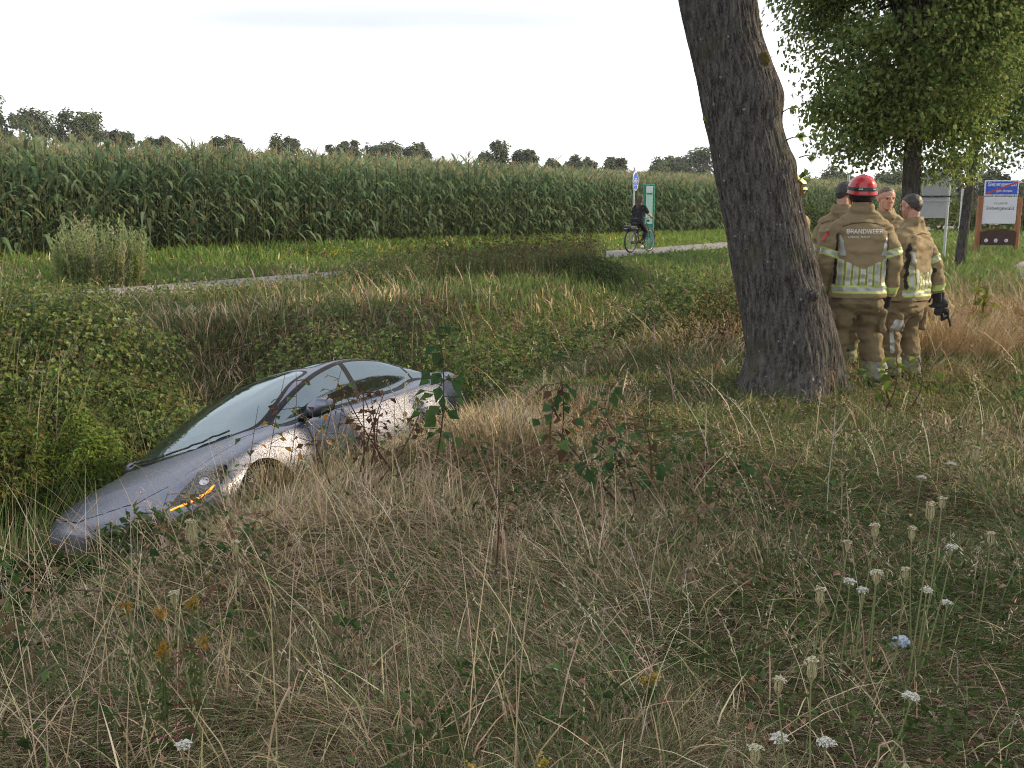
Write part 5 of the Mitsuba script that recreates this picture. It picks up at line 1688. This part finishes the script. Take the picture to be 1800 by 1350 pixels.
obj('frame', box([-.19, -.05, -.1], [.19, .05, z0_ + 2.13], .02), 'sign_green', iz, M=MI)
pn = obj('panel', box([-.115, -.058, z0_ + .85], [.115, -.0505, z0_ + 2.07], .002), 'pale_green', iz, M=MI)
obj('heading', box([-.115, -.062, z0_ + 1.88], [.115, -.0585, z0_ + 2.07]), 'sign_white', pn, M=MI)
obj('heading_bar', box([-.09, -.066, z0_ + 1.80], [.09, -.0585, z0_ + 1.84]), 'sign_ink', pn, M=MI)
# ------------------------------------------------------------------ cyclist
scene['bike_dark'] = two(prin((.03, .035, .035), .3, clearcoat=.6))
bx, by = 3.93, 31.0
MB = mat((bx, by, gz(bx, by) + .035), -37.8)
bk = thing('bicycle', 'dark city bicycle with rear rack ridden along the cycle path', 'bicycle')


def bp(name, m, b, parent=None, smooth=50, **k):
    return obj(name, m, b, parent or bk, smooth=smooth, M=MB, **k)


def ringmat(y, rx=0):
    return mat((0, y, .35), ry=90)


for y in (-.53, .60):
    w = bp('wheel', xf(trimesh.creation.torus(.325, .022, 48, 8), ringmat(y)), 'rubber', smooth=True)
    bp('rim', xf(trimesh.creation.torus(.298, .012, 48, 6), ringmat(y)), 'alloy', w, smooth=True)
    sp_ = []
    for k in range(18):
        a = k * 2 * math.pi / 18
        sp_.append(tube([(.02 * (-1) ** k, y, .35), (0, y + .295 * math.cos(a), .35 + .295 * math.sin(a))], .0022, 4, False))
    bp('spokes', cat(sp_), 'galvanised', w, kind='stuff')
    bp('hub', xf(trimesh.creation.cylinder(.022, .10, 12), mat((0, y, .35), ry=90)), 'alloy', w)
    a = np.linspace(-.5, 3.5, 24) if y < 0 else np.linspace(.4, 3.0, 20)
    bp('mudguard', tube([(0, y - .362 * math.cos(t_) * (1 if y < 0 else -1) * -1, .35 + .362 * math.sin(t_)) for t_ in a], .012, 6), 'bike_dark', smooth=True)
fr = [tube([(0, .42, .88), (0, .10, .34), (0, -.02, .31)], .018, 8), tube([(0, -.02, .31), (0, -.17, .80)], .016, 8), tube([(0, .41, .78), (0, .12, .50), (0, -.09, .52)], .015, 8), tube([(.03, -.53, .35), (0, -.02, .31)], .010, 6), tube([(-.03, -.53, .35), (0, -.02, .31)], .010, 6), tube([(.03, -.53, .35), (0, -.15, .74)], .009, 6), tube([(-.03, -.53, .35), (0, -.15, .74)], .009, 6)]
bp('frame', cat(fr), 'bike_dark', smooth=True)
bp('fork', cat([tube([(s * .05, .60, .35), (s * .045, .47, .72), (0, .44, .80), (0, .41, .98)], .011, 6) for s in (1, -1)]), 'bike_dark', smooth=True)
bp('handlebar', tube([(.30, .18, 1.06), (.28, .32, 1.08), (.12, .42, 1.06), (0, .41, 1.02), (-.12, .42, 1.06), (-.28, .32, 1.08), (-.30, .18, 1.06)], .012, 8), 'galvanised', smooth=True)
bp('saddle', skin(hull_all([(.07, -.30, .885, .035), (-.07, -.30, .885, .035), (0, -.08, .89, .02)]), .02, 3), 'helmet_black', smooth=True)
bp('seat_post', tube([(0, -.16, .78), (0, -.20, .87)], .014, 8), 'galvanised')
rk = bp('rear_rack', cat([tube([(s * .06, -.20, .74), (s * .06, -.82, .745)], .007, 6) for s in (1, -1)] + [tube([(-.06, y_, .745), (.06, y_, .745)], .006, 6) for y_ in (-.3, -.45, -.6, -.8)] + [tube([(s * .06, -.62, .74), (s * .05, -.53, .36)], .006, 6) for s in (1, -1)]), 'galvanised', kind='stuff')
bp('rear_light', box([-.04, -.86, .69], [.04, -.83, .74], .006), 'lamp_red')
bp('bag', skin(hull_all([(s * .09, y_, z_, .05) for s in (1, -1) for y_ in (-.42, -.72) for z_ in (.72, .78)]), .04, 3), 'helmet_black', smooth=True)
bp('chain_guard', box([.035, -.55, .27], [.055, .06, .37], .018), 'helmet_black')
bp('front_light', skin(hull_chain([(0, .50, .96, .04), (0, .55, .96, .035)]), .02, 2), 'bike_dark', smooth=True)
cr = bp('crank', cat([tube([(.07, -.02, .31), (.075, -.06, .15)], .010, 6), tube([(-.07, -.02, .31), (-.075, .02, .47)], .010, 6)]), 'galvanised', kind='stuff')
for p in ((.12, -.06, .145), (-.12, .02, .475)):
    bp('pedal', box([p[0] - .045, p[1] - .035, p[2] - .01], [p[0] + .045, p[1] + .035, p[2] + .01], .004), 'helmet_black', cr)
# rider
rd_ = thing('person', 'cyclist with long brown hair in black clothes riding away along the cycle path', 'person')


def rp(name, m, b, smooth=True, **k):
    return obj(name, m, b, rd_, smooth=smooth, M=MB, **k)


HR = mat((0, .02, 1.50), -12) @ mat(s=.93)
hipc, kn = {1: V3(.09, -.20, .97), -1: V3(-.09, -.20, .97)}, {1: V3(.115, .20, .62), -1: V3(-.115, .22, .86)}
an = {1: V3(.115, -.08, .215), -1: V3(-.115, .0, .55)}
shd = {1: V3(.15, -.02, 1.38), -1: V3(-.15, -.02, 1.38)}
el = {1: V3(.29, .02, 1.16), -1: V3(-.29, .02, 1.16)}
wr = {1: V3(.30, .17, 1.09), -1: V3(-.30, .17, 1.09)}
ms = [q.transform(HR[:3].tolist()) for q in head_mesh()] + [hull_all([(.12, -.03, 1.38, .06), (-.12, -.03, 1.38, .06), (.09, -.19, .98, .09), (-.09, -.19, .98, .09)])]
for s in (1, -1):
    ms += [hull_chain([(*shd[s], .046), (*el[s], .036), (*wr[s], .025)]), hull_chain([(*hipc[s], .075), (*kn[s], .05), (*an[s], .034)])]
    ms += hand(wr[s], V3(0, .9, -.25), V3(0, -.2, -1), V3(-s, 0, 0), .9, .9)
rp('body', skin(union(ms), .013, 3), 'skin_tone')
top = union([hull_all([(.145, -.03, 1.385, .062), (-.145, -.03, 1.385, .062), (.10, -.08, 1.20, .10), (-.10, -.08, 1.20, .10)]), hull_all([(.10, -.08, 1.20, .10), (-.10, -.08, 1.20, .10), (.118, -.19, .93, .112), (-.118, -.19, .93, .112)])] + [hull_chain([(*shd[s], .066), (*(shd[s] * .25 + el[s] * .75), .056)]) for s in (1, -1)])
rp('top', wrinkle(skin(top, .022, 4), .010, 12, 5), 'black_cloth')
tr_ = union([hull_all([(.10, -.20, .95, .105), (-.10, -.20, .95, .105), (.08, -.14, .95, .09), (-.08, -.14, .95, .09)])] + [hull_chain([(*hipc[s], .10), (*kn[s], .072), (*(kn[s] * .15 + an[s] * .85), .055)]) for s in (1, -1)])
rp('trousers', wrinkle(skin(tr_, .022, 4), .010, 12, 6), 'black_cloth')
for s in (1, -1):
    a = an[s]
    rp('shoe', skin(union([hull_all([(*(a + V3(0, -.03, -.045)), .030), (*(a + V3(0, .13, -.05)), .026), (*(a + V3(0, .02, -.01)), .034)])]), .014, 3), 'matte_white')
hr = [hull_all([(0, -.018, .150, .094), (0, .012, .165, .082), (0, -.02, .17, .08)]), hull_all([(0, -.05, .12, .085), (.03, -.09, -.05, .05), (-.03, -.09, -.05, .05)]), hull_all([(.035, -.09, -.05, .055), (-.035, -.09, -.05, .055), (.02, -.13, -.27, .035), (-.03, -.13, -.27, .035)])]
hm = skin(union([q.transform(HR[:3].tolist()) for q in hr]), .016, 4)
hv = (np.c_[np.asarray(hm.vertices), np.ones(len(hm.vertices))] @ np.linalg.inv(HR).T)[:, :3]
hm = split(hm, np.where(hv[:, 1] > .03, .165 + .25 * hv[:, 1] - hv[:, 2], -1.0))[0]
rp('hair', wrinkle(hm, .012, 26, 8), 'hair_long')
# ------------------------------------------------------------------ wild carrot, saplings, litter
scene['umbel_white'] = two({'type': 'diffuse', 'reflectance': rgb(.66, .65, .58)})
scene['umbel_dry'] = two({'type': 'diffuse', 'reflectance': VC})


def wild_carrot(label, x, y, h, kind, seed, foot=(0, 0), size=1.0):
    r = rng_of(seed)
    t = thing('wild_carrot', label, 'flower', 'wild carrot flowers in the verge grass')
    b = ground_pt(x + foot[0], y + foot[1], -.02)
    top = np.array([x, y, gz(x, y) * 0 + h])
    k = np.linspace(0, 1, 9)[:, None]
    mid = (b + top) / 2 + np.array([-foot[0] * .35, -foot[1] * .3, .10 * h])
    P = (1 - k) ** 2 * b + 2 * k * (1 - k) * mid + k * k * top
    if kind == 'bowed':
        P = np.vstack([P, P[-1] + [[.03, 0, .012], [.055, 0, -.01], [.065, 0, -.05]]]); top = P[-1]
    m = tube(P, np.linspace(.0032, .0019, len(P)), 6)
    obj('stem', m, 'umbel_dry', t, smooth=True, color=np.tile([.20, .22, .10] if kind != 'bowed' else [.36, .30, .2], (len(m.vertices), 1)))
    d = np.array([0, 0, 1.0]) if kind != 'bowed' else np.array([.2, 0, -1.0])
    nr = 22
    a = r.uniform(0, 6.283, nr); q = np.sqrt(r.random(nr))
    R = (.022 if kind == 'white' else .0108) * size
    parts, fl = [], []
    for i in range(nr):
        out = np.array([math.cos(a[i]), math.sin(a[i]), 0]) * q[i] * R
        if kind == 'white':
            p = [top - d * .012, top + out * .5 + d * .012, top + out + d * (.022 - .006 * q[i] ** 2)]
        else:
            p = [top - d * .006, top + out * 1.15 + d * .012 * size, top + out * 1.2 + d * .028 * size, top + out * .55 + d * .044 * size]
        s = tube(p, .0011, 4, False)
        parts.append((np.asarray(s.vertices), np.asarray(s.faces), np.tile([.30, .30, .16] if kind == 'white' else [.42, .38, .22], (len(s.vertices), 1))))
        m_ = 14 if kind == 'white' else 7
        n0 = np.tile(d, (m_, 1)) + unit(r, m_) * .35
        cc = np.tile([.58, .57, .50], (m_, 1)) if kind == 'white' else pick(r, m_, [(.52, .49, .32), (.46, .40, .25), (.55, .53, .40)], .1)
        aa = unit(r, m_); aa[:, 2] *= .2
        fl.append(leaves(np.array(p[-1]) + r.normal(0, .0042, (m_, 3)) * [1, 1, .35], aa, n0, .0085, .007, cc))
    veg('umbel', parts + fl, 'umbel_dry', t)
    return t


CARROT = [
    ('large curled seed head on a long pale stalk, right of the lower middle', .727, 2.25, .50, 'nest', (.02, -.05), 1.25), ('narrow curled bud on a leaning stalk beside the large seed head', .657, 2.28, .45, 'nest', (.09, -.12), .85),
    ('white flat umbel low in the grass, left of a pair near the bottom edge', .673, 2.30, .30, 'white', (0, .02), .75), ('white flat umbel, right of the pair near the bottom edge', .80, 2.33, .27, 'white', (0, .02), .85),
    ('whitish umbel facing sideways near a brown leaf at the lower right', 1.086, 2.511, .30, 'white', (-.05, .1), .65), ('cream seed head cut off by the bottom edge', .565, 2.12, .36, 'nest', (0, 0), .9), ('bowed dry stalk with hanging head at the bottom edge', .87, 2.16, .38, 'bowed', (-.03, .02), 1.0),
    ('small pale bud at the left of three heads in a row', 1.111, 3.144, .50, 'nest', (-.06, .08), .7), ('upright closed head in the middle of three heads in a row', 1.248, 3.274, .50, 'nest', (-.05, .05), 1.05), ('round closed head standing just below the row of three', 1.19, 3.08, .41, 'nest', (.02, .06), .95),
    ('rounded head at the right of three heads in a row', 1.364, 3.245, .50, 'nest', (.06, .05), 1.0), ('tall cluster head with several thin stalks above the blue litter', 1.357, 3.092, .62, 'nest', (-.03, .02), 1.35), ('small cream bud rising over the tall cluster head', 1.479, 3.293, .60, 'nest', (-.07, -.06), .8),
    ('white open umbel right of the tall cluster head', 1.452, 3.134, .50, 'white', (-.06, .06), .62), ('pair of tiny white umbels left of the blue litter, upper one', 1.104, 3.081, .40, 'white', (0, .05), .55), ('tiny white umbel beside the left one of the lower row', 1.14, 3.06, .38, 'white', (0, .05), .5),
    ('small white umbel at the middle of the lower row', 1.218, 3.156, .40, 'white', (0, .05), .6), ('greenish small umbel left of the blue litter', 1.30, 3.12, .41, 'nest', (0, .05), .8), ('white umbel touching the blue litter', 1.40, 3.18, .33, 'white', (0, .05), .55),
    ('tiny white umbel in the grass below the blue litter', 1.49, 3.216, .27, 'white', (0, .05), .5), ('feathery greenish head left of the white umbels', .962, 2.933, .40, 'nest', (0, .06), 1.2), ('greyish round head on an arching stalk farther up at the right', 1.982, 4.125, .55, 'nest', (.30, -.25), 1.3),
    ('white umbel far up in the shaded grass at the right', 2.255, 4.949, .30, 'white', (0, .05), .8), ('small white umbel left of that in the shaded grass', 2.02, 4.75, .28, 'white', (0, .05), .7), ('brown round seed head over the bank at the left', -.903, 3.102, .50, 'nest', (.02, .05), 1.05), ('tall reddish spread seed head at the left', -.992, 2.947, .60, 'nest', (.02, .0), 1.6),
    ('greenish funnel shaped head left of the lower middle', -.97, 2.698, .50, 'nest', (.05, .05), .85), ('pale flat umbel at the bottom edge on the left', -.84, 2.33, .26, 'white', (0, .03), .6), ('grey umbel near the right edge', 1.728, 3.43, .42, 'nest', (0, .05), 1.0)]
for i, (lab, x, y, h, kd, ft, sz) in enumerate(CARROT):
    wild_carrot(lab, x, y, h + gz(x, y) * .3, kd, 900 + i, ft, sz)


def sapling(name, label, x, y, h, lean, nleaf, L, cols, seed, cat_='sapling', stems=1, spread=.12, dead=0, stemcol=(.09, .055, .04), w=.006):
    r = rng_of(seed)
    t = thing(name, label, cat_)
    for s in range(stems):
        b = ground_pt(x + r.normal(0, spread * .5), y + r.normal(0, spread * .5), -.02)
        hh = h * r.uniform(.7, 1.0) if s else h
        top = b + np.array([lean[0] + (r.normal(0, spread) if s else 0), lean[1] + (r.normal(0, spread) if s else 0), hh])
        k = np.linspace(0, 1, 10)[:, None]
        P = b + (top - b) * k + np.sin(k * 3.1) * np.array([r.normal(0, .04), r.normal(0, .04), .0])
        m = tube(P, np.linspace(w, w * .4, 10), 6)
        obj('stem', m, 'umbel_dry', t, smooth=True, color=np.tile(np.array(stemcol), (len(m.vertices), 1)))
        n = max(3, nleaf // stems)
        f = r.uniform(.25, 1.0, n) ** .8
        at_ = np.stack([np.interp(f, k[:, 0], P[:, c]) for c in range(3)], 1)
        a = unit(r, n); a[:, 2] *= .4
        off = at_ + a * r.uniform(.02, .13, n)[:, None]
        N = unit(r, n, 0); N[:, 2] += .7; N[:, 1] -= .5
        for j in range(n):
            isdead = r.random() < dead
            c = np.array([[.10, .06, .035]]) * r.uniform(.7, 1.6) if isdead else pick(r, 1, cols, .12)
            lv = leaves(off[j:j + 1], a[j:j + 1] - np.array([[0, 0, .5]]), N[j:j + 1], L * r.uniform(.7, 1.25), L * r.uniform(.55, .85), c, .2)
            pet = tube([at_[j], off[j]], .0018, 4, False)
            veg('leaf', [lv, (np.asarray(pet.vertices), np.asarray(pet.faces), np.tile(np.array(stemcol), (len(pet.vertices), 1)))], 'leaf', t)
    return t


DG = [(.065, .125, .05), (.085, .15, .055), (.055, .105, .045), (.12, .18, .06)]
sapling('sapling', 'slim sapling with dark green leaves in front of the car tail', -.50, 5.6, 1.02, (.06, .05), 40, .098, DG, 951)
sapling('sapling', 'leafy bramble sapling with dead brown leaves right of the tawny tussock', .42, 5.9, .58, (.02, .05), 64, .088, DG, 952, stems=4, spread=.24, dead=.14)
sapling('sapling', 'low leafy sprig with dry heads in the middle of the grass', .68, 5.1, .52, (-.03, .05), 44, .085, DG, 953, stems=3, spread=.18, dead=.18)
sapling('sapling', 'small sprig with few green leaves right of the low leafy sprig', 1.0, 5.4, .38, (.12, .0), 14, .07, DG, 954, stems=2, spread=.10)
sapling('bramble_branch', 'arching bramble with orange and green leaves hanging before the car window', -1.55, 6.35, .95, (.16, .22), 60, .055, DG + [(.42, .19, .03), (.46, .26, .05)], 955, 'bramble', stems=6, spread=.24, dead=.2, w=.004)
sapling('bramble_branch', 'bramble tangle with green leaves in front of the front wheel of the car', -2.15, 6.0, .62, (.1, .15), 80, .05, DG + [(.10, .15, .04)], 956, 'bramble', stems=8, spread=.28, dead=.1, w=.004)
sapling('dead_plant', 'reddish brown withered plant below the car tail', -.85, 5.7, .62, (.0, .1), 80, .05, [(.14, .075, .05), (.10, .06, .045), (.18, .10, .06)], 957, 'plant', stems=8, spread=.24, dead=.6)
sapling('dead_plant', 'dark withered stalk with shrunken leaves in the centre foreground', -.22, 4.15, .42, (.02, .03), 12, .035, [(.09, .05, .035), (.12, .07, .045)], 958, 'plant', dead=.6)
sapling('leafy_sprout', 'green and yellow leafed sprout at the right foot of the trunk', 3.02, 7.75, .50, (.06, .0), 26, .095, [(.10, .15, .03), (.16, .20, .03), (.07, .12, .03)], 959, 'sapling', stems=3, spread=.12)
sapling('leafy_sprout', 'young yellow green sprout in the grass at the right edge', 5.6, 11.8, .75, (.05, .0), 40, .10, [(.12, .17, .03), (.20, .21, .04)], 960, 'sapling', stems=4, spread=.2)
sapling('red_stalk', 'reddish dock stalk at the lower left', -.86, 2.62, .45, (.0, .03), 12, .022, [(.22, .085, .075), (.17, .07, .06)], 961, 'plant', stemcol=(.20, .07, .07), dead=.3, w=.0022)
for i, (x, y, h, lab) in enumerate([(-1.05, 2.75, .46, 'yellow orange flowering plant at the lower left'), (.42, 2.95, .20, 'small yellow flowering plant below the middle of the grass'), (-.02, 2.42, .20, 'pale yellow flower close to the bottom edge')]):
    r = rng_of(970 + i)
    t = thing('ragwort', lab, 'flower')
    n = (6, 2, 2)[i]
    for s in range(n):
        b = ground_pt(x + r.normal(0, .03), y + r.normal(0, .03), -.02)
        top = b + np.array([r.normal(0, .05), r.normal(0, .05), h * r.uniform(.75, 1.0)])
        m = tube([b, (b + top) / 2 + r.normal(0, .01, 3), top], .0025, 5)
        obj('stem', m, 'umbel_dry', t, smooth=True, color=np.tile([.10, .13, .05], (len(m.vertices), 1)))
        q = 34
        a = unit(r, q)
        veg('flower_head', [leaves(top + r.normal(0, .004, (14, 3)), unit(r, 14), unit(r, 14, 0), .012, .010, pick(r, 14, [(.35, .25, .05)], .1)), leaves(top + r.normal(0, .010, (q, 3)), a, unit(r, q, 0), .011, .008, pick(r, q, [(.40, .20, .03), (.33, .18, .04), (.46, .28, .06)] if i == 0 else [(.55, .45, .12), (.5, .38, .08)], .1))], 'leaf', t, kind='stuff')
        q = 26
        f = r.uniform(.1, .85, q)[:, None]
        veg('leaf', [leaves(b + (top - b) * f, unit(r, q), unit(r, q, 0), .045, .010, pick(r, q, [(.08, .12, .04), (.11, .15, .05)], .1))], 'leaf', t, kind='stuff')


def stalks():
    for i, (x, y, h, dx, lab, c) in enumerate([(1.62, 4.9, .62, .0, 'bare pale forked stalk standing in the grass at the right', (.45, .42, .36)), (.55, 3.75, .42, .03, 'pale curled dry stalk right of the middle', (.50, .40, .30)), (-.70, 2.58, .33, .085, 'thick pale grass ear bent over at the lower left', (.50, .38, .24))]):
        t = thing('dry_stalk', lab, 'stalk')
        b = ground_pt(x, y, -.02)
        k = np.linspace(0, 1, 10)
        P = b + np.stack([dx * k ** 2.2, .02 * np.sin(k * 5), h * (k - .18 * (dx > .1) * k ** 3)], 1)
        m = tube(P, np.linspace(.0026, .0018 if i != 2 else .0042, 10), 6)
        obj('stem', m, 'umbel_dry', t, smooth=True, color=np.tile(c, (len(m.vertices), 1)))
        if i == 0:
            for d in ((-.07, .1), (.08, .13), (.05, .07)):
                m = tube([P[7], P[7] + [d[0], 0, d[1]]], [.003, .0015], 5)
                obj('twig', m, 'umbel_dry', t, smooth=True, color=np.tile(c, (len(m.vertices), 1)))


stalks()


def litter():
    r = rng_of(990)
    g_ = trimesh.creation.icosphere(subdivisions=3, radius=1.0)
    v = np.asarray(g_.vertices)
    f = meshkit.noise(v * 2.6, 4) + .6 * meshkit.noise(v * 6, 6)
    v = v * (.55 + .6 * (f - .5))[:, None] * np.array([.042, .03, .026]) + ground_pt(1.40, 3.35, .07)
    scene['litter_blue'] = two(prin((.38, .45, .55), .3, specular=.5))
    tag(obj('plastic_litter', trimesh.Trimesh(v, g_.faces, process=False), 'litter_blue', smooth=False), 'crumpled pale blue plastic litter lying in the grass at the right', 'litter')


litter()
# ------------------------------------------------------------------ air
scene['air'] = {'type': 'homogeneous', 'albedo': rgb(.95, .95, .95), 'sigma_t': rgb(.00028, .00029, .00032)}
HB, HT = -4.2, 17.5
scene['haze'] = {'type': 'cube', 'to_world': T().translate([0, 150, (HB + HT) / 2]).scale([345, 285, (HT - HB) / 2]), 'bsdf': {'type': 'null'}, 'interior': {'type': 'ref', 'id': 'air'}}
scene['camera']['medium'] = {'type': 'ref', 'id': 'air'}
tag('haze', 'thin haze in the air over the fields', None, None, 'stuff')
